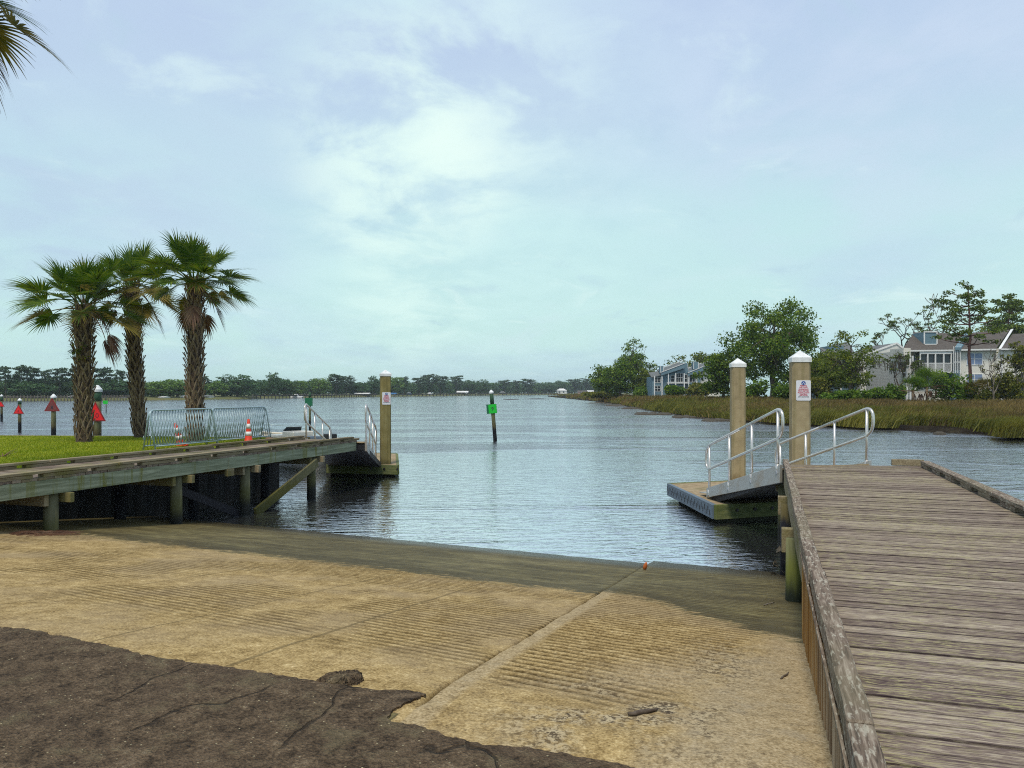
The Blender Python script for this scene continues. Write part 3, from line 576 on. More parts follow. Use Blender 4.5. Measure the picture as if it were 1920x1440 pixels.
# ------------------------------------------------------------------ the right-hand dock
DK = 1.32
def planks(b, v0, v1, u0, u1, z, rnd, wd=.14, skew=0.0):
    u = u0
    while u < u1:
        g = rnd.choice([.005, .006, .008, .018]); dz = rnd.uniform(-.003, .003); e0, e1 = rnd.uniform(-.012, .012), rnd.uniform(-.012, .012); t = rnd.uniform(-.004, .004)
        a0, a1 = v0+e0, v1+e1; y0, y1 = u+g, u+wd
        P = [(a0, y0, 0), (a1, y0+t+skew, 0), (a1, y1+t+skew, 0), (a0, y1, 0)]
        v = [(x, y, z-.04+dz) for x, y, _ in P]+[(x, y, z+dz+rnd.uniform(-.002, .002)) for x, y, _ in P]
        b.add(v, [[3, 2, 1, 0], [4, 5, 6, 7], [0, 1, 5, 4], [1, 2, 6, 5], [2, 3, 7, 6], [3, 0, 4, 7]]); u += wd
def build_right_dock():
    rnd = random.Random(11)
    root = thing('timber_dock', 'weathered grey-brown timber dock walkway filling the right foreground', 'dock'); frame(root)
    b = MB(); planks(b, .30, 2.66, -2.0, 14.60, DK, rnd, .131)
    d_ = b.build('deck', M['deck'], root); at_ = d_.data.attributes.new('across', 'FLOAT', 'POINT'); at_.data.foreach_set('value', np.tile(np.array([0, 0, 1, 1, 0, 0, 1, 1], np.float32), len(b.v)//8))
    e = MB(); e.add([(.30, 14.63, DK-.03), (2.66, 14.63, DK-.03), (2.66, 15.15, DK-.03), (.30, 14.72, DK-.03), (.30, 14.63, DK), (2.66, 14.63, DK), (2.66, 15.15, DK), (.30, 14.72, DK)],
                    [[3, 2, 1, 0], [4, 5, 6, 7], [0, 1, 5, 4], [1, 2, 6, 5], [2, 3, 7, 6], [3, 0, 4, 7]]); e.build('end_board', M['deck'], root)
    # left kerb: three timbers end to end, each its own length
    k = MB()
    for u0, u1, dv, dz in ((-2, 3.02, 0, 0), (3.03, 5.55, .004, .004), (5.56, 9.2, -.004, 0), (9.21, 14.5, .003, .003)):
        n = 14; L_ = u1-u0; vv = []
        for i in range(n+1):
            u = u0+L_*i/n; w_ = rnd.uniform(-.004, .004); z_ = rnd.uniform(-.003, .003)
            vv += [(.272+dv+w_, u, DK+.005), (.368+dv+w_*.6, u, DK+.005), (.366+dv+w_*.6, u, DK+.115+dz+z_), (.274+dv+w_, u, DK+.115+dz+z_*.5)]
        ff = [[0, 1, 2, 3], [4*n+3, 4*n+2, 4*n+1, 4*n]]
        for i in range(n):
            for j in range(4): ff.append([4*i+j, 4*i+4+j, 4*i+4+(j+1) % 4, 4*i+(j+1) % 4])
        k.add(vv, ff)
    k.build('kerb', M['kerb'], root, bevel=.008)
    # right kerb: a rail on spacer blocks
    k = MB(); k.bb(2.53, 2.66, -2, 14.9, DK+.065, DK+.115)
    k.build('kerb', M['kerb'], root, bevel=.006)
    u = -1.8
    while u < 14.7: k = MB(); k.bb(2.54, 2.65, u, u+.55, DK+.004, DK+.063); u += .95; k.build('kerb_block', M['kerb'], root)
    k = MB(); k.beam((2.1, 15.05, DK+.06), (2.62, 15.12, DK+.06), .05, .11); k.build('end_kerb', M['pierkerb'], root, bevel=.005)
    # stringer below the kerb, vertical boards nearer the camera
    s = MB(); s.bb(.283, .34, 6.72, 14.6, DK-.30, DK-.043); s.bb(2.56, 2.62, -2, 15.0, DK-.30, DK-.043); s.build('stringer', M['pierkerb'], root, bevel=.005)
    s = MB(); s.bb(.30, 2.6, 14.56, 14.615, DK-.30, DK-.043); s.build('end_beam', M['pierkerb'], root)
    s = MB(); u = -2.0; i = 0
    while u < 6.66:
        z0 = float(prof(np.array(s_of(.3, u))))-.06; off = .0 if i % 2 else .016
        s.bb(.272+off+rnd.uniform(-.003, .003), .33, u, u+.085, z0, DK-.03+rnd.uniform(-.01, .005)); u += .088; i += 1
    s.build('skirt_board', M['boards'], root, bevel=.004)
    s = MB(); s.bb(.26, .272, -2, 6.66, DK-.02, DK+.004); s.build('skirt_trim', M['kerb'], root)
    for u, m, r in ((8.86, 'pilegreen', .105), (11.6, 'pileblack', .115), (14.35, 'pile', .11)):
        p = MB(); p.tube([(.30, u, -1.6), (.30, u, .4), (.302, u+.01, DK-.28)], [r*1.05, r, r*.95], 14); po = p.build('post', M[m], root, True)
        c = MB(); c.bb(.16, .40, u+.12, u+.26, DK-.46, DK-.20); c.bb(.41, 2.5, u+.13, u+.25, DK-.46, DK-.31); c.build('pile_cap', M['pierkerb'], root, bevel=.005)
        q = MB(); q.tube([(2.5, u, -1.6), (2.5, u, DK-.28)], r, 12); q.build('post', M['pile'], root, True)
        if m == 'pileblack':
            o = MB()
            for i in range(70):
                a = rnd.uniform(0, 6.28); z = rnd.uniform(-.25, .42); rr = r+.03+.10*max(0, 1-abs(z-.02)/.4)*rnd.random(); c_ = Vector((.30+math.cos(a)*rr, u+math.sin(a)*rr, z))
                d = [Vector((rnd.uniform(-1, 1), rnd.uniform(-1, 1), rnd.uniform(-1, 1)))*.045 for _ in range(4)]; o.add([c_+x for x in d], [[0, 1, 2], [0, 2, 3], [0, 3, 1], [1, 3, 2]])
            o.build('oyster_clump', M['oyster'], po)
    return root
dock = build_right_dock()

# ------------------------------------------------------------------ handrails, gangways, floats
def bez(p, q, n): return [p.lerp(q, i/n) for i in range(n+1)]
def rail(root, a, b, hi=1.05, lo=.55, r=.027, ext=.12, nposts=4, foot=0.0):
    """tubular rail with looped ends along the segment a-b (points on the gangway side)"""
    a, b = Vector(a), Vector(b); d = (b-a).normalized(); up = Vector((0, 0, 1)); e0, e1 = a-d*ext, b+d*ext
    t = MB(); path = arc_path([a.lerp(b, .5)+up*hi, e1+up*hi, e1+up*lo, e0+up*lo, e0+up*hi, a.lerp(b, .5)+up*hi], .24, 8)
    t.tube(path, r, 10); t.build('handrail_loop', M['alu'], root, True)
    for i in range(nposts):
        p = a.lerp(b, (i+.06)/(nposts-1+.12)); t = MB(); t.tube([p-up*foot, p+up*(hi-.01)], r*.95, 10); t.tube([p-up*foot, p+up*(.16-foot)], r*1.5, 10); t.build('rail_post', M['alu'], root, True)
def gangway(label, TL, TR, BL_, BR, group='aluminium gangways down to the floating docks'):
    TL, TR, BL_, BR = map(Vector, (TL, TR, BL_, BR)); base = (BL_+BR)/2
    root = thing('gangway', label, 'gangway', tuple(base), 0, group); TL, TR, BL_, BR = TL-base, TR-base, BL_-base, BR-base; up = Vector((0, 0, 1))
    d = MB(); n = (TR-TL).cross(BL_-TL).normalized(); n = n if n.z > 0 else -n
    d.extr([TL+up*.03, TR+up*.03, BR+up*.03, BL_+up*.03], -n*.04); d.build('walkway', M['floattop'], root)
    for p, q, s_ in ((TL, BL_, 1), (TR, BR, -1)):
        side = (TR-TL).normalized()*(-.03*s_); g = MB(); g.extr([p+up*.09, q+up*.16, q-up*.04, p-up*.22], side*2); g.build('side_plate', M['aluplate'], root, bevel=.004)
        k = (q-p).normalized(); rail(root, p+k*.05+side*1.2, q-k*.05+side*1.2, foot=.05)
    u = MB(); u.extr([TL-up*.05, TR-up*.05, TR-up*.20, TL-up*.20], (BL_-TL)*.95); u.build('under_frame', M['black'], root)
    fl = MB(); f = (BL_-TL).normalized(); f.z = 0
    fl.extr([BL_+up*.05, BR+up*.05, BR+f*.55-up*.0+up*.012, BL_+f*.55+up*.012], (0, 0, -.015)); fl.build('toe_plate', M['aluplate'], root)
    return root
FZ = .37
def float_dock(label, q, blue, bolts_from, nb):
    q = [Vector((p[0], p[1], 0)) for p in q]; c = sum(q, Vector())/4; root = thing('floating_dock', label, 'floating dock', (c.x, c.y, 0), 0, 'floating docks at the boat ramp'); q = [p-c for p in q]   # NL NR FR FL
    def inset(k): return [p*(1-k/p.length) for p in q]
    t = MB(); t.prism([(p.x, p.y) for p in inset(.06)], FZ-.06, FZ); t.build('float_deck', M['floattop'], root)
    u = MB(); u.prism([(p.x, p.y) for p in inset(.25)], -.5, FZ-.065); u.build('flotation_tub', M['floattub'], root)
    for i, nm in ((0, 'near'), (1, 'r'), (2, 'f'), (3, 'l')):
        a, b = q[i], q[(i+1) % 4]; s_ = MB(); k = (b-a).normalized()
        ins = .045 if i in (1, 3) else 0
        s_.beam(a+k*ins+Vector((0, 0, FZ-.135)), b-k*ins+Vector((0, 0, FZ-.135)), .09, .29)
        mats = M['floatside']
        if blue and i == 3:
            nrm = Vector((-k.y, k.x, 0)); nrm = nrm if nrm.dot(-(a+b)/2) < 0 else -nrm; n = int((b-a).length/.115); mats = [M['bluepanel'], M['black']]
            for j in range(1, n):
                p = a+k*(j*.115)+nrm*.046; s_.box(p+Vector((0, 0, FZ-.135+(.035 if j % 2 else -.035))), (.035, .012, .11), math.atan2(k.y, k.x), 1)
        fb = s_.build('fender_board', mats, root, bevel=.006)
        if blue and i == 3: fb['label'] = 'blue-grey slotted fender board'
        if i == 0:
            g = MB(); nrm = Vector((k.y, -k.x, 0))
            for j in range(nb):
                g = MB(); p = a+k*(bolts_from+j*.42)+nrm*.045+Vector((0, 0, FZ-.11)); g.tube([p, p+nrm*.02], .035, 10); g.tube([p+nrm*.0201, p+nrm*.03], .016, 8); g.build('bolt', M['black'], fb)
    return root
NL = Vector((4.03, 15.35, 0)); FL = Vector((3.84, 19.0, 0)); e_ = Vector((.945, .328, 0))
float_dock('right floating dock with blue-grey slotted left edge and bolted green end board', [NL, NL+e_*5, FL+e_*5, FL], True, .48, 4)
float_dock('left floating dock with small algae-covered end beyond the left pier', [(-5.75, 24.1), (-3.5, 23.7), (-4.2, 28.2), (-6.2, 28.8)], False, 1.45, 3)
gangway('right aluminium gangway sloping left from the weathered dock end', (4.60, 13.15, DK-.02), (6.42, 13.9, DK-.02), (4.16, 16.35, FZ+.06), (5.72, 16.75, FZ+.06))
gangway('left aluminium gangway dropping from the left pier end', (-5.62, 21.15, DK-.06), (-3.95, 20.75, DK-.06), (-5.72, 24.5, FZ+.06), (-4.28, 24.15, FZ+.06))

# ------------------------------------------------------------------ square mooring piles and their signs
def moor_pile(label, x, y, wd, top, rz, m, group='square concrete piles holding the floating docks'):
    root = thing('mooring_pile', label, 'pile', (x, y, 0), rz, group); b = MB(); c = wd*.12; h = wd/2
    poly = [(-h+c, -h), (h-c, -h), (h, -h+c), (h, h-c), (h-c, h), (-h+c, h), (-h, h-c), (-h, -h+c)]
    b.prism(poly, -2, top-wd*.62); b.build('shaft', M[m], root)
    k = MB(); hh = h*1.06; z0 = top-wd*.68
    v = [(-hh, -hh, z0), (hh, -hh, z0), (hh, hh, z0), (-hh, hh, z0), (-hh, -hh, z0+wd*.26), (hh, -hh, z0+wd*.26), (hh, hh, z0+wd*.26), (-hh, hh, z0+wd*.26), (0, 0, top)]
    k.add(v, [[3, 2, 1, 0], [0, 1, 5, 4], [1, 2, 6, 5], [2, 3, 7, 6], [3, 0, 4, 7], [4, 5, 8], [5, 6, 8], [6, 7, 8], [7, 4, 8]]); k.build('cap', M['cap'], root)
    return root
def text(body, size, m, parent, loc, name='lettering', depth=.001, rot=(math.pi/2, 0, 0), sx=1, bold=.0):
    cu = bpy.data.curves.new('t', 'FONT'); cu.body = body; cu.size = size; cu.align_x = 'CENTER'; cu.extrude = depth; cu.offset = bold
    o = bpy.data.objects.new('t', cu); C.objects.link(o); bpy.context.view_layer.update()
    me = bpy.data.meshes.new_from_object(o.evaluated_get(bpy.context.evaluated_depsgraph_get())); bpy.data.objects.remove(o)
    me.materials.clear(); me.materials.append(m); n = bpy.data.objects.new(name, me); C.objects.link(n); n.parent = parent; n.location = loc; n.rotation_euler = rot; n.scale = (sx, 1, 1); return n
def notice(label, x, y, z, wd, ht, rz):
    root = thing('notice_sign', label, 'sign', (x, y, z), rz, 'white notices on the mooring piles')
    b = MB(); r = wd*.08; pl = []
    for cx, cz, a0 in ((wd/2-r, ht/2-r, 0), (-wd/2+r, ht/2-r, 90), (-wd/2+r, -ht/2+r, 180), (wd/2-r, -ht/2+r, 270)):
        for k in range(5): a = R(a0+k*22.5); pl.append((cx+r*math.cos(a), 0, cz+r*math.sin(a)))
    b.extr(pl, (0, .006, 0)); b.build('panel', M['signwhite'], root)
    t = ht
    for s_, zz, sz, sx, m in (('FISHING', .205, .092, 1.0, 'signred'), ('NETTING', .120, .092, 1.0, 'signred'), ('SHRIMPING', .030, .092, 1.02, 'signred'), ('PROHIBITED', -.058, .092, 1.0, 'signred'),
                              ('FROM FLOATING', -.135, .068, 1.05, 'signred'), ('BULKHEADS', -.20, .066, 1.0, 'signred'), ('AND DOCKS', -.262, .066, 1.0, 'signred'), ('CITY ORDINANCE', -.335, .052, 1.2, 'signblack')):
        text(s_, sz*t, M[m], root, (0, -.0015, zz*t), 'lettering', .0008, sx=sx*wd/t*1.42, bold=.0012*t/.5)
    # round emblem: blue disc with white bridge-like marks
    e = MB(); R0 = wd*.15; zc = ht*.355
    e.extr([(R0*math.cos(i*math.pi/12), 0, zc+R0*math.sin(i*math.pi/12)) for i in range(24)], (0, -.003, 0)); eo = e.build('emblem', M['signblue'], root)
    e2 = MB()
    e2.extr([(-R0*.3, -.0035, zc+R0*.15), (0, -.0035, zc+R0*.1), (R0*.35, -.0035, zc+R0*.45), (0, -.0035, zc+R0*.6)], (0, -.001, 0))
    for sgn in (-1, 1): e2.extr([(sgn*R0*.18-R0*.05, -.0035, zc-R0*.1), (sgn*R0*.7-R0*.05, -.0035, zc-R0*.1), (sgn*R0*.35, -.0035, zc-R0*.75)], (0, -.001, 0))
    e2.build('emblem_mark', M['signwhite'], eo)
rzp = R(-9)
moor_pile('thick square concrete pile carrying a white notice beside the right gangway', 6.53, 17.55, .40, CZ+.945, R(-8), 'concpile')
moor_pile('plain square concrete pile without notice behind the right gangway', 5.72, 19.6, .345, CZ+.86, R(-6), 'concpile')
moor_pile('dark stained square pile with notice on the left floating dock', -3.96, 24.2, .305, CZ+.70, R(20), 'concpile_dark')
def onface(x, y, wd, rz, off): d = Vector((math.sin(rz), -math.cos(rz), 0)); t = Vector((math.cos(rz), math.sin(rz), 0)); return Vector((x, y, 0))+d*(wd/2+.009)+t*off
p = onface(6.53, 17.55, .40, R(-8), .035); notice('white no-fishing notice with red lettering on the right-hand pile', p.x, p.y, CZ+.035, .315, .455, R(-8))
p = onface(-3.96, 24.2, .305, R(20), 0); notice('white no-fishing notice on the dark left pile', p.x, p.y, CZ-.20, .265, .385, R(20))

# ------------------------------------------------------------------ the left pier
def build_left_pier():
    rnd = random.Random(3); PV0, PV1, PE = -12.1, -10.45, 18.4
    root = thing('timber_pier', 'long mossy timber pier with green beam at the left of the ramp', 'pier'); frame(root)
    b = MB(); planks(b, PV0, PV1, 2, PE, DK, rnd, .143); b.build('deck', M['pierdeck'], root)
    for v0, v1 in ((PV1-.13, PV1+.01), (PV0, PV0+.13)):
        k = MB(); u = 2.0
        while u < PE-.3:
            L_ = min(4.2, PE-.1-u); z_ = rnd.uniform(0, .012); k.bb(v0+rnd.uniform(-.01, .01), v1, u, u+L_-.02, DK+.055+z_, DK+.10+z_); u += L_
        k.build('kerb', M['pierkerb'], root, bevel=.006)
        u = 2.1
        while u < PE-.5: k = MB(); k.bb(v0+.01, v1-.012, u, u+.80, DK+.003, DK+.054); u += .98; k.build('kerb_block', M['pierkerb'], root)
    f = MB(); f.bb(PV1-.045, PV1, 2, 13.2, DK-.275, DK-.042); f.build('side_beam', M['fascia'], root, bevel=.004)
    f = MB(); f.bb(PV1-.045, PV1+.006, 13.21, PE, DK-.275, DK-.042); f.build('side_beam', M['fascia'], root, bevel=.004)
    f = MB(); f.bb(PV0, PV0+.045, 2, PE, DK-.275, DK-.042); f.build('side_beam', M['fascia'], root)
    f = MB(); f.bb(PV0+.05, PV1-.05, PE-.05, PE, DK-.275, DK-.042); f.build('end_beam', M['fascia'], root)
    f = MB(); f.bb(PV1-.05, PV1+.03, 13.16, 13.36, DK-.42, DK-.276); f.build('splice_block', M['pierkerb'], root)
    for u in (6.4, 9.22, 11.92, 13.95, 16.5):
        p = MB(); p.tube([(PV1-.165, u, -1.5), (PV1-.16, u, .3), (PV1-.16, u, DK-.282)], [.115, .11, .105], 14); p.build('post', M['pile'], root, True)
        p = MB(); p.tube([(PV0+.15, u, -1.5), (PV0+.15, u, DK-.20)], .11, 12); p.build('post', M['pileblack'], root, True)  # rear posts take the near-black pile colour as painted pier shade
        c = MB(); c.bb(PV0+.05, PV1+.10, u+.12, u+.20, DK-.43, DK-.28); c.bb(PV0+.05, PV1-.06, u-.20, u-.12, DK-.46, DK-.28); c.build('pile_cap', M['pierkerb'], root, bevel=.005)
    b = MB(); b.beam((PV1+.03, 14.05, .02), (PV1+.03, 16.45, DK-.42), .06, .21); b.build('brace', M['brace'], root, bevel=.005)
    b = MB(); b.beam((PV1-.25, 11.9, DK-.5), (PV1-.25, 13.9, .0), .05, .16); b.build('brace', M['pileblack'], root)
build_left_pier()

# ------------------------------------------------------------------ crowd barriers and cones on the lawn
GL = 1.12
def make_barrier():
    root = empty('crowd_barrier'); L_, H, lo = 2.36, 1.06, .13
    f = MB(); f.tube(arc_path([(L_/2, 0, 0), (L_/2, 0, H), (-L_/2, 0, H), (-L_/2, 0, 0)], .16, 6), .021, 10); f.tube([(-L_/2, 0, lo), (L_/2, 0, lo)], .017, 8); f.build('frame', M['galv'], root, True)
    b = MB(); n = 23
    for i in range(1, n): x = -L_/2+L_*i/n; b.tube([(x, 0, lo), (x, 0, H)], [.0125]*2, 6)
    b.build('bar_panel', M['galv'], root, True)
    for s_ in (-1, 1):
        h = MB(); h.tube([(s_*(L_/2+.02), 0, .30), (s_*(L_/2+.06), 0, .30), (s_*(L_/2+.06), 0, .40)], .008, 6); h.build('hook', M['galv'], root, True); h = MB(); h.tube([(s_*(L_/2+.02), 0, .82), (s_*(L_/2+.06), 0, .82)], .008, 6); h.build('hook', M['galv'], root, True)
    return root
bar0 = make_barrier(); fst = True
for (v, u, tilt, rz, lab) in ((-14.72, 17.0, -11, 0, 'front barrier of the nearer pair, leaning against its twin on the lawn'), (-15.12, 17.0, 11, 0, 'back barrier of the nearer pair, seen through the front bars'),
                              (-14.85, 19.55, -11, -3, 'front barrier of the farther pair beside the striped cone'), (-15.25, 19.55, 11, -3, 'back barrier of the farther pair nearest the boat')):
    o = bar0 if fst else copy_tree(bar0); fst = False
    p = W(v, u, GL-.01); o.location = p; o.rotation_mode = 'XYZ'
    Mx = Matrix.Rotation(R(90-AZ+rz), 4, 'Z') @ Matrix.Rotation(R(tilt), 4, 'X'); o.rotation_euler = Mx.to_euler()
    tag(o, 'galvanised '+lab, 'barricade', 'crowd barriers on the lawn')
def make_cone(label, loc, tilt=(0, 0, 0), h=.72):
    root = thing('traffic_cone', label, 'traffic cone', loc); root.rotation_euler = tilt
    b = MB(); s_ = .175; pl = [(-s_, -s_*.8), (-s_*.8, -s_), (s_*.8, -s_), (s_, -s_*.8), (s_, s_*.8), (s_*.8, s_), (-s_*.8, s_), (-s_, s_*.8)]; b.prism(pl, 0, .035); b.build('base', M['orange'], root)
    r = lambda z: .12-.09*z/h
    b = MB(); b.lathe([(r(0)+.02, .036), (r(.04), .06), (r(h*.5), h*.5), (r(h)+.002, h-.01), (r(h)-.01, h)], seg=18); b.build('cone_body', M['orange'], root, True)
    for z0, z1 in ((h*.30, h*.47), (h*.60, h*.80)):
        b = MB(); b.lathe([(r(z0)+.004, z0), (r(z1)+.004, z1)], seg=18); b.build('collar', M['white'], root, True)
p = PZ(341, 837, GL); make_cone('leaning red cone with white bands inside the nearer barrier pair', (p.x, p.y, GL), (R(8), R(-14), .3), .68)
p = PZ(466, 830, GL); make_cone('upright orange cone with white collars before the farther barrier pair', (p.x, p.y, GL), (0, 0, .4), .70)
p = PZ(505, 825.5, GL); b = MB(); b.prism([(-.2, -.17), (.2, -.17), (.2, .17), (-.2, .17)], 0, .03); b.lathe([(.13, .03), (.10, .075), (.05, .085)], seg=14)
o = b.build('cone_base', M['rust'], smooth=False); o.location = (p.x, p.y, GL); tag(o, 'flattened dull red cone base on the lawn by the boat', 'cone base')

# ------------------------------------------------------------------ palms
def palm(label, x, y, gz, trunk_h, lean, r0, r1, crown_r, seed, nleaf=34, ndry=3, fern=False, fan=36, gold=.25):
    rnd = random.Random(seed); root = thing('cabbage_palm', label, 'palm tree', (x, y, gz), 0, 'cabbage palms on the lawn')
    ax = lambda t: Vector((lean[0]*t+.12*lean[0]*math.sin(t*3), lean[1]*t, trunk_h*t)); rad = lambda t: r0+(r1-r0)*min(1, t*1.6)+(.05*(1-t*8) if t < .125 else 0)
    b = MB(); b.tube([ax(i/12) for i in range(13)], [rad(i/12)*.84 for i in range(13)], 14, 1)
    step = .17; n = int((trunk_h-.15)/step)
    for i in range(n):
        t = (.12+i*step)/trunk_h; na = 6; c = ax(t); rr = rad(t)
        for j in range(na):
            a = (j+(i % 2)*.5)/na*2*math.pi+rnd.uniform(-.24, .24); up = step*rnd.uniform(2.0, 2.7); stick = (.06+.05*rnd.random())*(.4+min(1, t*2))
            for sg in (-1, 1):
                P = []
                for k in range(4):
                    q = k/3; aa = a+sg*(.50*(1-q)); zz = up*q*.95; r_ = rr*(.86+.16*q)+(stick*.9*q*q if sg > 0 else stick*.5*q*q); wv = rnd.uniform(.052, .066)*(1-.40*q)
                    d = Vector((math.cos(aa), math.sin(aa), 0)); tg = Vector((-math.sin(aa), math.cos(aa), 0))*sg; tl = (tg*.75+Vector((0, 0, -.6))).normalized()
                    cc = ax(min(1, t+zz/trunk_h)); cc = Vector((cc.x, cc.y, c.z+zz)); P += [cc+d*r_-tl*wv, cc+d*(r_+.02)+tl*0, cc+d*r_+tl*wv]
                b.add(P, [[3*k+m, 3*k+m+1, 3*k+m+4, 3*k+m+3] for k in range(3) for m in range(2)])
    b.build('trunk', [M['boot'], M['bootcore']], root)
    top = ax(1); gr, ye, dr = MB(), MB(), MB(); ru = MB()
    def leaf(m, az, inc, pet, bl, droop, nseg, spread=118, tipm=None):
        d = Vector((math.cos(az)*math.cos(inc), math.sin(az)*math.cos(inc), math.sin(inc))); P = []; p = top+Vector((math.cos(az), math.sin(az), 0))*r1*.5+Vector((0, 0, rnd.uniform(-.22, .12))); n_ = 6
        for i in range(n_+1):
            P.append(p.copy()); d = (d+Vector((0, 0, -droop*.16))).normalized(); p = p+d*pet/n_
        m.tube(P, [.020-.010*i/n_ for i in range(n_+1)], 5)
        f = d; s_ = f.cross(Vector((0, 0, 1)))
        if s_.length < .1: s_ = Vector((math.sin(az), -math.cos(az), 0))
        s_.normalize(); nn = s_.cross(f); roll = rnd.uniform(-.35, .35); s_, nn = s_*math.cos(roll)+nn*math.sin(roll), nn*math.cos(roll)-s_*math.sin(roll); o = P[-1]
        for i in range(nseg):
            q = (i+.5)/nseg*2-1; a = R(spread)*q; ca = o+f*(bl*.30*(1-abs(q)))          # fingers leave along the short costa
            dd = (f*math.cos(a)+s_*math.sin(a)+nn*(.22*abs(q)+.10)).normalized(); L_ = bl*(1.0-.38*abs(q)**1.5)*rnd.uniform(.82, 1.08); wd = L_*R(spread)/nseg*.30+.008
            tg = nn.cross(dd); tg = tg.normalized() if tg.length > .01 else s_; pp = ca.copy(); V = []; dv = dd.copy(); ns = 5
            for k in range(ns+1):
                t = k/ns; w_ = wd*(.35+1.0*t/.35 if t < .35 else 1.35*(1-(t-.35)/.65))
                V += [pp-tg*max(w_, .0015), pp+tg*max(w_, .0015)]; dv = (dv+Vector((0, 0, -(.16+.20*droop)*t*t-.02))+Vector((rnd.uniform(-.03, .03), rnd.uniform(-.03, .03), 0))).normalized(); pp = pp+dv*L_/ns
            mm = m if tipm is None or rnd.random() > .55 else tipm
            mm.add(V, [[2*k, 2*k+1, 2*k+3, 2*k+2] for k in range(ns)])
    for i in range(nleaf):
        t = i/(nleaf-1); inc = R(86-89*t+rnd.uniform(-9, 9)); az = i*2.39996+rnd.uniform(-.2, .2); sc_ = crown_r*rnd.uniform(.88, 1.08)
        old = t > .92 or rnd.random() < gold*.3
        leaf(ye if old else gr, az, inc, sc_*rnd.uniform(.40, .58)*(.72+.36*min(1, t*1.6)), sc_*.50*(.86+.16*min(1, t*1.6)), .26+.45*t, fan, 120, ye if t > .88 else None)
    for i in range(ndry):
        az = rnd.uniform(0, 6.28); leaf(dr, az, R(rnd.uniform(-30, 0)), crown_r*rnd.uniform(.5, .75), crown_r*.44, 1.5, 22, 60)
    gr.build('frond_crown', M['frond'], root); ye.build('ageing_fronds', M['frondyellow'], root)
    if dr.v: dr.build('dry_fronds', M['frond_dry'], root)
    if fern:
        fe = MB()
        for i in range(90):
            a = rnd.uniform(3.6, 5.4); z = trunk_h*.66+rnd.uniform(-.25, .25); t = z/trunk_h; c = ax(t); d = Vector((math.cos(a), math.sin(a), 0)); o_ = Vector((c.x, c.y, z))+d*(r1+.06)
            e = (d+Vector((rnd.uniform(-.6, .6), rnd.uniform(-.6, .6), rnd.uniform(-.7, .5)))).normalized()*rnd.uniform(.12, .26); s_ = e.cross(Vector((0, 0, 1))).normalized()*.03; fe.add([o_, o_+e*.5+s_, o_+e, o_+e*.5-s_], [[0, 1, 2, 3]])
        fe.build('fern_clump', M['oaklight'], root)
    return root
p = PZ(158, 829.5, GL); palm('shortest palm at left with a fern on its trunk', p.x, p.y, GL, 4.10, (-.02, 0), .225, .235, 1.70, 21, 36, 3, True)
p = PZ(264, 821, GL); palm('slimmer middle palm leaning left behind its neighbours', p.x, p.y, GL, 4.95, (-.34, .1), .20, .195, 1.58, 35, 32, 4, False, 34, .9)
p = PZ(366, 829.5, GL); palm('tallest right palm rising behind the nearer barriers', p.x, p.y, GL, 4.80, (-.06, .1), .22, .215, 1.60, 48, 36, 4)
p = W(-13.6, 9.2); palm('palm mostly outside the picture, fronds hanging into the top left corner', p.x-.05, p.y, GL, 8.55, (.05, 0), .28, .26, 2.0, 68, 34, 10, False, 34, 1.2)
def dry_leaf():
    p = PZ(4, 858, GL); b = MB(); rnd = random.Random(2)
    for i in range(26):
        a = rnd.uniform(-.5, 3.4); L_ = rnd.uniform(.15, .38); d = Vector((math.cos(a), math.sin(a), rnd.uniform(.0, .7))).normalized(); s_ = Vector((-d.y, d.x, 0)).normalized()*.012; o = Vector((0, 0, .02)); b.add([o-s_, o+s_, o+d*L_+s_*.5-Vector((0, 0, .02)), o+d*L_-s_*.5-Vector((0, 0, .02))], [[0, 1, 2, 3]])
    o = b.build('dry_frond', M['frond_dry']); o.location = (p.x, p.y, GL); tag(o, 'dry rust-brown palm frond lying on the lawn at the left edge', 'fallen frond')
dry_leaf()

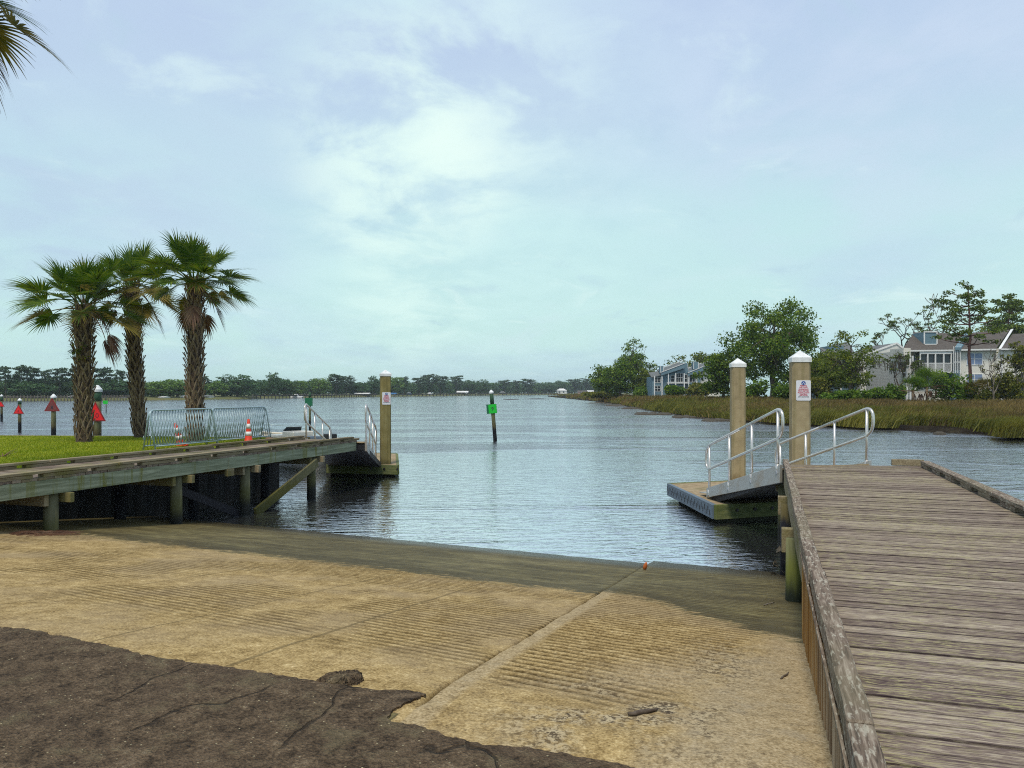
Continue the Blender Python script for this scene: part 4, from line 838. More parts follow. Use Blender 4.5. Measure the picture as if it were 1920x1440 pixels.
# ------------------------------------------------------------------ channel daymarks
def daymark(label, kind, px, wy, top, bw, board_y, bm_, edge, num, pr, cap=True, tilt=0, Y=None, band=True):
    """px: column at the water, wy: water row, top: row of the pile top, board_y: (top row, bottom row)"""
    if Y is None: Y = F*CZ/(wy-HY)
    base = Vector(((px-960)/F*Y, Y, 0)); zz = lambda r: CZ-(r-HY)/F*Y
    root = thing('daymark', label, 'channel marker', tuple(base), 0, 'channel daymarks standing in the river'); root.rotation_euler = (0, R(tilt), 0)
    b = MB(); zt = zz(top); b.tube([(0, 0, -1.5), (0, 0, zt*.5), (0, 0, zt-pr*1.2)], [pr*1.04, pr, pr*.96], 12); b.build('post', M['markpost'], root, True)
    if band:
        b = MB(); b.tube([(0, 0, zz(board_y[0])+.02), (0, 0, zt-pr*1.25)], pr*1.0+.006, 12); b.build('dark_band', M['greenband'], root, True)
    if cap:
        b = MB(); b.lathe([(pr*1.22, zt-pr*1.9), (pr*1.25, zt-pr*1.2), (pr*.25, zt)], seg=14); b.build('cap', M['cap'], root)
    z1, z0 = zz(board_y[0]), zz(board_y[1]); yb = -pr-.03
    b = MB()
    if kind == 'tri':
        e = bw*.055; b.extr([(-bw/2, yb, z0), (bw/2, yb, z0), (0, yb, z1)], (0, .02, 0)); bo = b.build('board', edge, root)
        k = MB(); k.extr([(-bw/2+e*1.9, yb-.004, z0+e), (bw/2-e*1.9, yb-.004, z0+e), (0, yb-.004, z1-e*2.1)], (0, .003, 0)); k.build('board_face', bm_, bo)
        zn, sz = z0+(z1-z0)*.17, (z1-z0)*.36
    else:
        b.bb(-bw/2, bw/2, yb, yb+.02, z0, z1); b.bb(-bw/2-.10, -bw/2, yb+.01, yb+.24, z0, z1); bo = b.build('board', edge, root)
        k = MB(); k.bb(-bw/2+.012, bw/2-.012, yb-.005, yb-.001, z0+.012, z1-.012); k.build('board_face', bm_, bo); zn, sz = z0+(z1-z0)*.33, (z1-z0)*.5
    if num: text(num, sz, M['signblack'] if kind != 'tri' else M['darkred'] if bm_ == M['red'] else M['signblack'], bo, (0, yb-.007, zn), 'number', .0015, bold=.004)
    return root
tri = 'tri'
daymark('small red triangle marker at the extreme left edge', tri, 3, 790, 739.5, .70, (752, 762.5), M['red'], M['darkred'], None, .10)
daymark('small red triangle marker on a thin dark-footed post, left of the maroon one', tri, 37, 811, 746.5, .70, (758.5, 776), M['red'], M['darkred'], '6', .10)
daymark('maroon triangle marker numbered 8 on a capped post', tri, 100.5, 824, 738.5, .88, (746, 771), M['maroon'], M['darkred'], '8', .125)
daymark('large bright red triangle marker numbered 10 behind the shortest palm', tri, 183, 842, 722, .96, (753, 789.5), M['red'], M['darkred'], '10', .165)
daymark('tiny bright green marker just right of the shortest palm', 'sq', 199, 774, 744, .48, (751, 757.5), M['green'], M['green'], None, .05, False)
daymark('dark green square marker behind the left gangway rail', 'sq', 581, 808, 733, .42, (746, 761), M['darkgreen'], M['darkgreen'], None, .075, False)
daymark('leaning capped post with a bright green square numbered 9', 'sq', 928.5, 826, 730.5, .45, (757.5, 775), M['green'], M['darkgreen'], '9', .105, True, -4.6)

# ------------------------------------------------------------------ the moored boat
def build_boat():
    root = thing('motor_boat', 'cream open motor boat moored behind the left pier', 'boat', (-7.55, 26.75, 0), math.atan2(2.2, -2.5)); L_, Bm, fb = 3.9, .86, 1.02
    n, m = 12, 7; v = []
    for i in range(n+1):
        t = i/n; x = -L_/2+L_*t; hw = Bm*(1-max(0, (t-.45)/.55)**2.2)*(.94+.06*min(1, t*4)); sh = fb+.14*t*t
        for j in range(m):
            q = j/(m-1)*2-1; a = abs(q); v.append((x+(.10*t*a), math.copysign(hw*(a**.55), q) if a > 0 else 0, -.2+(sh+.2)*a**1.7))
    f = [[i*m+j, (i+1)*m+j, (i+1)*m+j+1, i*m+j+1] for i in range(n) for j in range(m-1)]+[list(range(m))]
    mesh('hull', v, f, M['gelcoat'], root, True)
    d = MB(); P = [(v[i*m][0], v[i*m][1]) for i in range(n+1)]; Q = [(v[i*m+m-1][0], v[i*m+m-1][1]) for i in range(n, -1, -1)]
    d.prism(P[::1]+Q, fb-.10, fb-.055); d.build('deck', M['gelcoat'], root)
    g = MB(); g.tube([(v[i*m][0], v[i*m][1], v[i*m][2]) for i in range(n+1)]+[(v[i*m+m-1][0], v[i*m+m-1][1], v[i*m+m-1][2]) for i in range(n, -1, -1)], .035, 6); g.build('gunwale', M['gelcoat'], root, True)
    c = MB(); c.box((-.25, 0, fb+.10), (.7, .8, .32)); c.box((.62, 0, fb+.03), (.55, .9, .18)); c.build('console', M['gelcoat'], root, bevel=.03)
    s_ = MB(); s_.extr([(.12, -.36, fb+.26), (.12, .36, fb+.26), (-.02, .30, fb+.40), (-.02, -.30, fb+.40)], (-.02, 0, 0)); s_.build('windscreen', M['glass'], root)
    e = MB(); e.box((-.85, 0, fb+.02), (.4, .9, .16)); e.build('seat', M['bluepanel'], root, bevel=.03)
    r = MB(); pts = [(.4, -.74, fb+.30), (1.1, -.60, fb+.36), (1.75, -.2, fb+.42), (1.85, 0, fb+.43), (1.75, .2, fb+.42), (1.1, .60, fb+.36), (.4, .74, fb+.30)]
    r.tube(pts, .014, 6)
    for q in pts[:3]+pts[4:]: r.tube([q, (q[0], q[1], fb)], .011, 6)
    r.build('bow_rail', M['galv'], root, True)
    o = MB(); o.box((-2.1, 0, fb+.02), (.34, .36, .42)); o.tube([(-2.12, 0, fb-.15), (-2.12, 0, -.4)], .08, 8); o.build('outboard_motor', M['black'], root, bevel=.05)
build_boat()

# ------------------------------------------------------------------ trees
def leaf_quads(cent, size, rng, asp=1.0, flat=0.0):
    n = len(cent); a = rng.normal(size=(n, 3)); a[:, 2] *= (1-flat); a /= np.linalg.norm(a, axis=1)[:, None]+1e-9; r = rng.normal(size=(n, 3)); b = np.cross(a, r); b /= np.linalg.norm(b, axis=1)[:, None]+1e-9
    s_ = (size*rng.uniform(.6, 1.35, n))[:, None]; a, b = a*s_*.5*asp, b*s_*.5
    P = np.stack([cent-a, cent+b*.8, cent+a, cent-b*.8], 1).reshape(-1, 3); return P, np.arange(4*n).reshape(-1, 4)
def grow_tree(rnd, H, W_, kind, crad):
    """limbs (points, radii) and leaf clumps (centre, radii), already at real size"""
    limbs, clumps = [], []
    def curve(a, b, r0, r1, sag=0.0, n=5, wob=.05):
        L_ = (b-a).length; P = []
        for i in range(n+1):
            t = i/n; p = a.lerp(b, t); p.z += sag*math.sin(math.pi*t)*L_; P.append(p+Vector((rnd.uniform(-1, 1), rnd.uniform(-1, 1), rnd.uniform(-1, 1)))*(wob*L_*math.sin(math.pi*t)))
        limbs.append((P, [r0+(r1-r0)*i/n for i in range(n+1)])); return P
    if kind == 'bare':
        def limb(p, d, L_, r, lev):
            n = 4; P = [p.copy()]
            for i in range(n):
                d = (d+Vector((rnd.uniform(-.28, .28), rnd.uniform(-.28, .28), rnd.uniform(-.24, .30)))).normalized(); p = p+d*L_/n; P.append(p.copy())
            limbs.append((P, [r*(1-.14*i) for i in range(n+1)]))
            if lev >= 5: clumps.append((P[-1], crad)); return
            for i in range(rnd.choice([2, 3, 3]) if lev else 4):
                s_ = Matrix.Rotation(rnd.uniform(0, 6.28), 3, d) @ d.orthogonal().normalized(); ang = rnd.uniform(.4, 1.0)
                limb(P[-1] if i < 2 else P[rnd.choice([2, 3])], (d*math.cos(ang)+s_*math.sin(ang)).normalized(), L_*rnd.uniform(.62, .86), r*.62, lev+1)
        limb(Vector((0, 0, 0)), Vector((.1, 0, 1)), 1.0, .07, 0)
        A = np.array([c[0] for c in clumps]); mx = np.percentile(np.abs(A[:, :2]), 97); kx, kz = W_*.5/mx, H/A[:, 2].max(); tw = .022 if H < 8 else .05; rk = H*.75/A[:, 2].max()+kx*.3
        f = lambda p: Vector((p.x*kx, p.y*kx, p.z*kz)); limbs[:] = [([f(p) for p in P], [max(tw, r*rk) for r in rr]) for P, rr in limbs]; return limbs, [(f(c), r) for c, r in clumps]
    if kind == 'pine':
        P = curve(Vector((0, 0, 0)), Vector((rnd.uniform(-.04, .04)*H, 0, H*.96)), H*.017, H*.004, 0, 12, .008)
        for i in range(26):
            t = .50+.50*(i/25)**.9; q = P[min(12, int(t*12))]; a = i*2.4+rnd.uniform(-.4, .4); reach = W_*.5*rnd.uniform(.35, 1.0)*(.55+.45*math.sin(math.pi*min(1, (t-.42)/.58)**.8)); e = q+Vector((math.cos(a)*reach, math.sin(a)*reach, reach*rnd.uniform(.05, .5)))
            e.z = min(e.z, H-crad*.3); curve(q, e, H*.006, H*.002, -.06, 4, .06); k = rnd.uniform(.7, 1.2)*crad; clumps.append((e, k))
            if i == 25: clumps.append((P[-1]-Vector((0, 0, crad*.25)), crad*.8))
            if reach > W_*.3: clumps.append((q.lerp(e, .62)+Vector((0, 0, .2*crad)), k*.8))
        return limbs, clumps
    # broad-leaved: clumps fill an uneven crown, limbs reach for them
    cb = .10; fork = Vector((rnd.uniform(-.04, .04)*W_, 0, H*rnd.uniform(.26, .34))); T = curve(Vector((0, 0, -.3)), fork, H*.034, H*.024, 0, 4, .03)
    lean = rnd.uniform(-.08, .08)*W_; hubs = []
    for i in range(6):
        a = i*1.05+rnd.uniform(-.3, .3); h = Vector((math.cos(a)*W_*.18+lean, math.sin(a)*W_*.18, H*rnd.uniform(.45, .70))); curve(fork, h, H*.018, H*.010, .06, 5, .07); hubs.append(h)
    hubs.append(Vector((lean, 0, H*.78))); curve(fork, hubs[-1], H*.018, H*.007, 0, 5, .05)
    n = 58
    for i in range(n):
        z = 1-2*(i+.5)/n; a = i*2.39996; rr = math.sqrt(1-z*z); k = rnd.uniform(.55, 1.0) if i % 3 else rnd.uniform(.15, .6)
        lob = 1+.16*math.sin(3*a+rnd.random())*rr; zz = z*.5+.5; wide = 1.0 if zz > .3 else .80+.66*zz
        p = Vector((math.cos(a)*rr*W_*.5*k*lob*wide+lean*zz, math.sin(a)*rr*W_*.5*k*lob*wide, H*(cb+(1-cb)*.5)+z*k*H*(1-cb)*.5)); r = crad*rnd.uniform(.65, 1.25); p.z = min(p.z, H-r*.45); p.x *= (1-r*.8/W_)
        h = min(hubs, key=lambda q: (q-p).length); curve(h, p, H*.006, H*.002, .04, 4, .08); clumps.append((p, r))
    return limbs, clumps
def tree(name, label, cat, loc, H, W_, kind, seed, leaf, bark, dens=1.0, lsize=.32, crad=1.0, group=None, gap=0.0, moss=0, seg=6, rz=None):
    rnd = random.Random(seed); rng = np.random.default_rng(seed); root = thing(name, label, cat, loc, rnd.uniform(0, 6.28) if rz is None else rz, group)
    limbs, clumps = grow_tree(rnd, H, W_, kind, crad); b = MB()
    for P, rr in limbs: b.tube(P, rr, seg if rr[0] > .08 else 4, cap=False)
    b.build('trunk', bark, root, True); cs = []
    for p, k in clumps:
        if rnd.random() < gap: continue
        n = max(4, int(dens*8.5*k*k/(lsize*lsize)*rnd.uniform(.6, 1.3))); c = rng.normal(size=(n, 3)); c /= np.linalg.norm(c, axis=1)[:, None]; c *= (rng.random(n)**.5)[:, None]*k; c += rng.normal(0, k*.13, c.shape); c[:, 2] *= .66 if kind == 'oak' else .42; cs.append(c+np.array(p))
    P, f = leaf_quads(np.concatenate(cs), lsize, rng, 1.5 if kind == 'pine' else 1.15); mesh('crown', P, f, leaf, root)
    for p, k in (rnd.sample(clumps, min(moss, len(clumps))) if moss else ()):
        mb = MB(); p = Vector((p.x, p.y, p.z))
        for j in range(11):
            q = p+Vector((rnd.uniform(-.4, .4), rnd.uniform(-.4, .4), 0)); l = rnd.uniform(.4, 1.3); w_ = .07; mb.add([q+Vector((-w_, 0, 0)), q+Vector((w_, 0, 0)), q+Vector((w_*.4+rnd.uniform(-.1, .1), 0, -l)), q+Vector((-w_*.4, 0, -l))], [[0, 1, 2, 3]])
        mb.build('hanging_moss', M['moss'], root)
    return root
def shrub(label, px, by, Y, Wd, H, leaf, seed, n=1500, ls=.28, name='shrub', gz=None, group='shrubs behind the marsh'):
    rnd = random.Random(seed); rng = np.random.default_rng(seed); p = PY(px, by, Y); z = p.z if gz is None else gz; root = thing(name, label, 'shrub', (p.x, p.y, z), 0, group); cs = []
    for i in range(9):
        c = np.array([rnd.uniform(-.38, .38)*Wd, rnd.uniform(-.3, .3)*Wd, rnd.uniform(.25, .72)*H]); k = n//9; q = rng.normal(size=(k, 3)); q /= np.linalg.norm(q, axis=1)[:, None]; q *= (rng.random(k)**.4)[:, None]; q *= np.array([Wd*.24, Wd*.24, H*.30]); cs.append(q+c)
    P, f = leaf_quads(np.concatenate(cs), ls, rng, 1.5); mesh('foliage', P, f, leaf, root)
    b = MB()
    for i in range(6): a = rnd.uniform(0, 6.28); b.tube([(rnd.uniform(-.2, .2), rnd.uniform(-.2, .2), -.3), (math.cos(a)*Wd*.25, math.sin(a)*Wd*.25, H*.7)], [.05, .02], 5)
    b.build('stem', M['bark'], root, True); return root
# right bank: land
def build_right_bank():
    bot = [(1112, 752.5), (1150, 758), (1200, 768), (1250, 777), (1300, 783), (1360, 789), (1450, 796), (1550, 802), (1650, 807), (1750, 812), (1840, 816), (1870, 822), (1920, 826), (2100, 838), (2500, 850)]
    front = [PZ(x, y, 0) for x, y in bot]; tip = [(19.5, 430), (21.5, 320), (22.4, 255)]
    fr = [tuple(q) for q in tip]+[(p.x, p.y) for p in front]
    n = len(fr); rows = []
    back = []
    for i, (x, y) in enumerate(fr):
        k = max(0, (i-3))/(n-4); back.append((x+60+60*(1-k), max(150, y+70)) if i > 4 else (x+40, y+60))
    v = []; ts = (0, .015, .06, .2, .45, 1)
    for t in ts:
        for (x, y), (bx, by) in zip(fr, back):
            z = -.4 if t == 0 else .28 if t == .015 else .28+1.0*min(1, (t-.015)/.35); v.append((x+(bx-x)*t, y+(by-y)*t, z))
    f = [[j*n+i, j*n+i+1, (j+1)*n+i+1, (j+1)*n+i] for j in range(len(ts)-1) for i in range(n-1)]
    f = [q[::-1] for q in f]
    o = mesh('marsh_ground', v, f, M['marshsoil'], smooth=True); tag(o, kind='structure')
    return np.array(fr)
FR = build_right_bank()
def build_marsh():
    rng = np.random.default_rng(8); px = rng.uniform(1030, 2080, 400000); Yd = 1/rng.uniform(1/470, 1/42, 400000)
    X = (px-960)/F*Yd; Y = Yd
    fx, fy = FR[:, 0], FR[:, 1]; o_ = np.argsort(fx); yf = np.interp(X, fx[o_], fy[o_]); pf = 960+fx/fy*F; op = np.argsort(pf); yfront = np.interp(px, pf[op], fy[op])
    dep = Y-yfront+(vnoise(X*.45, Y*.10, 4, 3)-.5)*4.5; back = np.interp(px, [1030, 1100, 1200, 1350, 1500, 1650, 1920], [470, 300, 178, 140, 104, 92, 88])
    dens = np.clip(Y/90, .16, 1); keep = (dep > .2) & (Y < back) & (rng.random(len(X)) < .42/dens*.5) & ~((dep < 5) & (vnoise(X*.55, Y*.16, 91, 2) < .29))
    X, Y, dep, px = X[keep], Y[keep], dep[keep], px[keep]
    m = 52000; X, Y, dep, px = X[:m], Y[:m], dep[:m], px[:m]
    gz = .22+.98*np.clip((dep-1)/34, 0, 1); nb = 4; n = len(X)
    X = np.repeat(X, nb)+rng.normal(0, .16, n*nb); Yr = np.repeat(Y, nb)+rng.normal(0, .16, n*nb); G = np.repeat(gz, nb); D = np.repeat(dep, nb); N = len(X)
    patch = vnoise(X*.22, Yr*.10, 17, 3); fine = vnoise(X*1.1, Yr*.6, 71, 2); hgt = (.55+.6*rng.random(N))*(.35+1.0*patch+.35*(fine-.5))
    la = rng.uniform(-.9, .9, N)+(patch-.5)*3; bend = rng.uniform(.12, .6, N)*np.where(D < 5, 1.7, 1); lx, ly = np.cos(la)*bend*hgt*np.sign(patch-.48), -np.abs(np.sin(la))*bend*hgt
    wd = np.clip(Yr*.00052, .018, .12)*rng.uniform(.7, 1.3, N); a = rng.uniform(-.6, .6, N); c, s_ = np.cos(a)*wd, np.sin(a)*wd
    def pt(k, f, wk): return np.stack([X+lx*f**1.8+k*c*wk, Yr+ly*f**1.8+k*s_*wk, G-.08+hgt*(f-.22*bend*f*f)], -1)
    P = np.stack([pt(-1, 0, 1), pt(1, 0, 1), pt(-1, .55, .8), pt(1, .55, .8), pt(0, 1, 0)], 1)
    gsel = (vnoise(X*.12+40, Yr*.06, 23, 3)+.20*np.exp(-D/9)+rng.normal(0, .07, N)) > .56
    for nm, sel, mt, lab in (('marsh_grass', ~gsel, M['marsh'], 'tawny brown marsh grass along the right bank'), ('green_marsh_grass', gsel, M['marshgreen'], 'greener marsh grass at the water edge of the right bank')):
        Q = P[sel].reshape(-1, 3); k = np.arange(sel.sum())[:, None]*5; q = (k+np.array([[0, 1, 3, 2]])); tr = (k+np.array([[2, 3, 4]]))
        o = mesh(nm, Q, q.tolist()+tr.tolist(), mt); tag(o, kind='stuff'); o['label'] = lab
build_marsh()
def low_mound(name, pts, h, m, kind, label=None):
    rnd = random.Random(len(pts)); b = MB()
    for px, py, wpx, k in pts:
        for i in range(k):
            p = PZ(px+rnd.uniform(-wpx, wpx), py+rnd.uniform(-1.2, 1.2), 0); r = rnd.uniform(.25, .8)*p.y/80; pr = [(r*1.0, -.1), (r*.8, h*rnd.uniform(.3, .6)), (r*.35, h*rnd.uniform(.7, 1.1))]; b.lathe(pr, (p.x, p.y, 0), 7)
    o = b.build(name, m); tag(o, label, None, None, kind); return o
low_mound('oyster_bar', [(1160, 761, 18, 16), (1195, 766, 22, 14), (1225, 777, 30, 34), (1290, 783, 25, 22), (1345, 789, 20, 18), (1130, 756, 20, 8), (1760, 815, 3, 2)], .22, M['oyster'], 'stuff', 'dark oyster bars and mud lumps off the marsh edge')
def mud_bars():
    for i, (x0, x1, y) in enumerate(((943, 974, 749.5), (984, 1030, 748.5))):
        b = MB(); P = []
        for k in range(13): t = k/12; p = PZ(x0+(x1-x0)*t, y, 0); P.append((p, .05+.26*math.sin(math.pi*t)**.6))
        v = []; 
        for p, h in P: v += [(p.x, p.y-4, -.2), (p.x, p.y-1.5, h), (p.x, p.y+3, h*.8), (p.x, p.y+7, -.2)]
        f = [[4*k+j, 4*k+4+j, 4*k+5+j, 4*k+1+j] for k in range(12) for j in range(3)]; o = b.add(v, f).build('mud_bar', M['mud'], smooth=True); tag(o, kind='structure')
mud_bars()
for mm in ('oak',): pass
def at(px, Y, z=1.25): return ((px-960)/F*Y, Y, z)
def th(top, Y, z=1.25): return CZ-(top-HY)/F*Y-z
# trees of the right bank
Y_ = 112; tree('oak_tree', 'large dense dark oak behind the two right-hand piles', 'tree', at(1450, Y_), th(562, Y_), 15.4, 'oak', 5, M['oak'], M['bark'], 1.25, .29, 1.75)
Y_ = 118; tree('oak_tree', 'lower dark bushy oak left of the large oak', 'tree', at(1356, Y_), th(650, Y_), 8.0, 'oak', 9, M['oak'], M['bark'], 1.2, .30, 1.15)
Y_ = 97; tree('oak_tree', 'light green open tree before the pale gable wall', 'tree', at(1594, Y_), th(619, Y_), 7.4, 'oak', 14, M['oaklight'], M['bark'], .85, .24, .95, gap=.12)
Y_ = 105; tree('oak_tree', 'dense olive tree filling the gap right of the large oak', 'tree', at(1540, Y_), th(660, Y_), 8.0, 'oak', 17, M['oaklight'], M['bark'], 1.1, .28, 1.15)
Y_ = 130; tree('bare_oak', 'wide nearly bare oak spreading above the condo roofs', 'tree', at(1704, Y_), th(553, Y_), 21.0, 'bare', 23, M['pine'], M['barkgrey'], .7, .20, .62, gap=.35)
Y_ = 88; tree('pine_tree', 'tall red-trunked pine standing before the brown-roofed condo', 'tree', at(1822, Y_), th(527, Y_), 8.6, 'pine', 31, M['pine'], M['barkred'], .8, .20, .85)
Y_ = 125; tree('pine_tree', 'pine crown leaning out behind the tall red-trunked pine', 'tree', at(1893, Y_), th(548, Y_), 6.5, 'pine', 33, M['pine'], M['barkred'], 1.0, .26, 1.15)
Y_ = 135; tree('oak_tree', 'rounded olive-green tree behind the condo roof at right', 'tree', at(1884, Y_), th(577, Y_), 13, 'oak', 37, M['oaklight'], M['bark'], 1.1, .36, 1.6)
Y_ = 84; tree('dead_tree', 'dead grey leafless tree before the cream condo wall', 'tree', at(1862, Y_), th(655, Y_), 4.6, 'bare', 41, M['shrubyellow'], M['barkgrey'], .4, .16, .25, gap=.85)
Y_ = 98; tree('bare_oak', 'sparse moss-hung tree against the pale gable wall', 'tree', at(1676, Y_), th(655, Y_), 5.6, 'bare', 43, M['pine'], M['bark'], .5, .18, .35, gap=.6, moss=9)
Y_ = 190; tree('oak_tree', 'tall ragged tree at the left end of the right bank', 'tree', at(1190, Y_), th(636, Y_), 10.5, 'oak', 52, M['oak'], M['bark'], .9, .38, 1.55, gap=.05); tree('oak_tree', 'dark bushy tree filling in left of the tall ragged tree', 'tree', at(1163, Y_-4), th(672, Y_-4), 8.5, 'oak', 66, M['oak'], M['bark'], 1.0, .38, 1.4); tree('oak_tree', 'round green tree between tall ragged tree and blue-grey condos', 'tree', at(1214, Y_-6), th(690, Y_-6), 5.5, 'oak', 67, M['oaklight'], M['bark'], 1.0, .36, 1.1)
Y_ = 195; tree('oak_tree', 'lower bushy tree where the right bank meets open water', 'tree', at(1134, Y_), th(684, Y_), 8.4, 'oak', 53, M['oak'], M['bark'], 1.0, .38, 1.4)
Y_ = 200; tree('oak_tree', 'yellow-green tree rising behind the blue-grey condos', 'tree', at(1314, Y_), th(657, Y_), 10, 'oak', 57, M['oaklight'], M['bark'], 1.0, .45, 1.6)
Y_ = 210; tree('oak_tree', 'pale thin tree behind the left end of the blue-grey condos', 'tree', at(1270, Y_), th(667, Y_), 7, 'oak', 59, M['oaklight'], M['bark'], .6, .42, 1.2, gap=.2)
Y_ = 80; tree('bare_oak', 'grey scrubby tree at the extreme right edge', 'tree', at(1918, Y_), th(642, Y_), 3.6, 'bare', 61, M['shrubyellow'], M['barkgrey'], .6, .2, .4, gap=.4)
sh = [(1595, 745, 90, 3.6, 1.9, 'shrub', 'bright green shrub below the light green tree'), (1565, 745, 92, 3.0, 1.7, 'shrub', 'green shrub left of the pale gable wall'), (1655, 745, 91, 3.2, 2.3, 'shrub', 'yellow-green shrub before the pale gable wall'),
      (1678, 745, 93, 2.2, 2.8, 'shrub', 'small upright shrub beside the white stair posts'), (1775, 745, 88, 4.6, 4.4, 'shrub', 'big green shrub below the condo balcony'), (1805, 745, 87, 2.6, 2.6, 'shrub', 'shrub at the foot of the red-trunked pine'),
      (1845, 745, 85, 2.6, 2.0, 'shrubyellow', 'olive shrub between the pine and the dead tree'), (1888, 745, 86, 4.0, 3.6, 'shrubyellow', 'olive shrub right of the dead tree'), (1910, 745, 84, 3.0, 4.2, 'shrubyellow', 'tall olive shrub at the right edge'),
      (1265, 740, 160, 4.0, 3.0, 'shrub', 'rounded green shrub below the left blue-grey condo'), (1308, 740, 158, 6.0, 3.6, 'shrubyellow', 'wide yellow-green shrub between the blue-grey condos'), (1405, 742, 106, 5.0, 3.4, 'shrub', 'dark undergrowth below the large oak'),
      (1475, 742, 106, 5.0, 3.0, 'shrub', 'undergrowth right of the large oak trunk'), (1215, 739, 180, 5.5, 3.2, 'shrub', 'undergrowth below the tall ragged tree'), (1130, 739, 190, 9, 1.6, 'shrubyellow', 'low bright scrub along the bank at its left end'), (1520, 744, 98, 4.6, 3.8, 'shrubyellow', 'olive thicket behind the thick notice pile')]
for i, (px, by, Y, Wd, H, m, lab) in enumerate(sh): shrub(lab, px, by, Y, Wd, H, M[m], 100+i, 1700, .26*Y/95, gz=1.1)
def palmetto(label, px, Y, H, seed, dry=True):
    rnd = random.Random(seed); p = at(px, Y, 1.2); root = thing('palmetto', label, 'palmetto', p, 0, 'palmettos behind the marsh'); g, d = MB(), MB()
    for i in range(46):
        az = rnd.uniform(0, 6.28); inc = R(rnd.uniform(-10, 85)); o = Vector((rnd.uniform(-.5, .5), rnd.uniform(-.3, .3), H*.45)); dd = Vector((math.cos(az)*math.cos(inc), math.sin(az)*math.cos(inc), math.sin(inc))); q = o+dd*H*.34; s_ = dd.cross(Vector((0, 0, 1))); s_ = s_.normalized() if s_.length > .05 else Vector((1, 0, 0)); n = s_.cross(dd)
        m = g if inc > R(8) or not dry else d; m.tube([o, q], .02, 3, cap=False)
        for k in range(15):
            a = (k/14-.5)*3.6; e = (dd*math.cos(a)+s_*math.sin(a)+n*.1).normalized(); L_ = H*.26; t = e.cross(n).normalized()*.035; m.add([q-t, q+t, q+e*L_-Vector((0, 0, .12))], [[0, 1, 2]])
    if dry:
        for k in range(5):
            o = Vector((rnd.uniform(-.8, .9), rnd.uniform(-.5, 0), H*.30))
            for j in range(16): a = rnd.uniform(0, 6.28); d.add([o+Vector((-.03, 0, .2)), o+Vector((.03, 0, .2)), o+Vector((math.cos(a)*.32, math.sin(a)*.2, -.7))], [[0, 1, 2]])
    t = MB(); t.tube([(0, 0, -.3), (0, 0, H*.47)], .14, 7); t.build('trunk', M['boot'], root, True); g.build('frond_crown', M['frondyellow' if not dry else 'shrub'], root)
    if d.v: d.build('dry_fronds', M['frond_dry'], root)
palmetto('broad green palmetto with dry skirt before the condo balcony', 1738, 87, 4.4, 5); palmetto('lower yellowish palmetto beside the white stair posts', 1712, 86, 3.4, 6); palmetto('small palmetto right of the red-trunked pine', 1836, 86, 3.2, 7, False)

# ------------------------------------------------------------------ condominium houses on the right bank
def wall_pts(px0, px1, y0, y1, Y): a, b = PY(px0, y0, Y), PY(px1, y1, Y); return a.x, b.x, a.z, b.z
def window(parent, x0, x1, z0, z1, y, fr='white', gl='glass', nx=2, nz=1, t=.07):
    f = MB(); f.bb(x0-t, x1+t, y-.06, y-.003, z0-t, z0); f.bb(x0-t, x1+t, y-.06, y-.003, z1, z1+t); f.bb(x0-t, x0, y-.06, y-.003, z0, z1); f.bb(x1, x1+t, y-.06, y-.003, z0, z1)
    for i in range(1, nx): x = x0+(x1-x0)*i/nx; f.bb(x-t*.4, x+t*.4, y-.055, y-.02, z0, z1)
    for i in range(1, nz): z = z0+(z1-z0)*i/nz; f.bb(x0, x1, y-.052, y-.024, z-t*.4, z+t*.4)
    o = f.build('window', M[fr], parent); g = MB(); g.bb(x0, x1, y-.018, y-.002, z0, z1); g.build('pane', M[gl], o); return o
def roofslab(parent, a, b, c, d, m, th_=.16, name='roof', trim=None):
    r = MB(); r.extr([a, b, c, d], (0, 0, -th_)); o = r.build(name, M[m], parent)
    if trim:
        k = MB(); k.beam(Vector(a)+Vector((0, -.05, -.12)), Vector(b)+Vector((0, -.05, -.12)), .06, .2); k.build('fascia', M[trim], o)
    return o
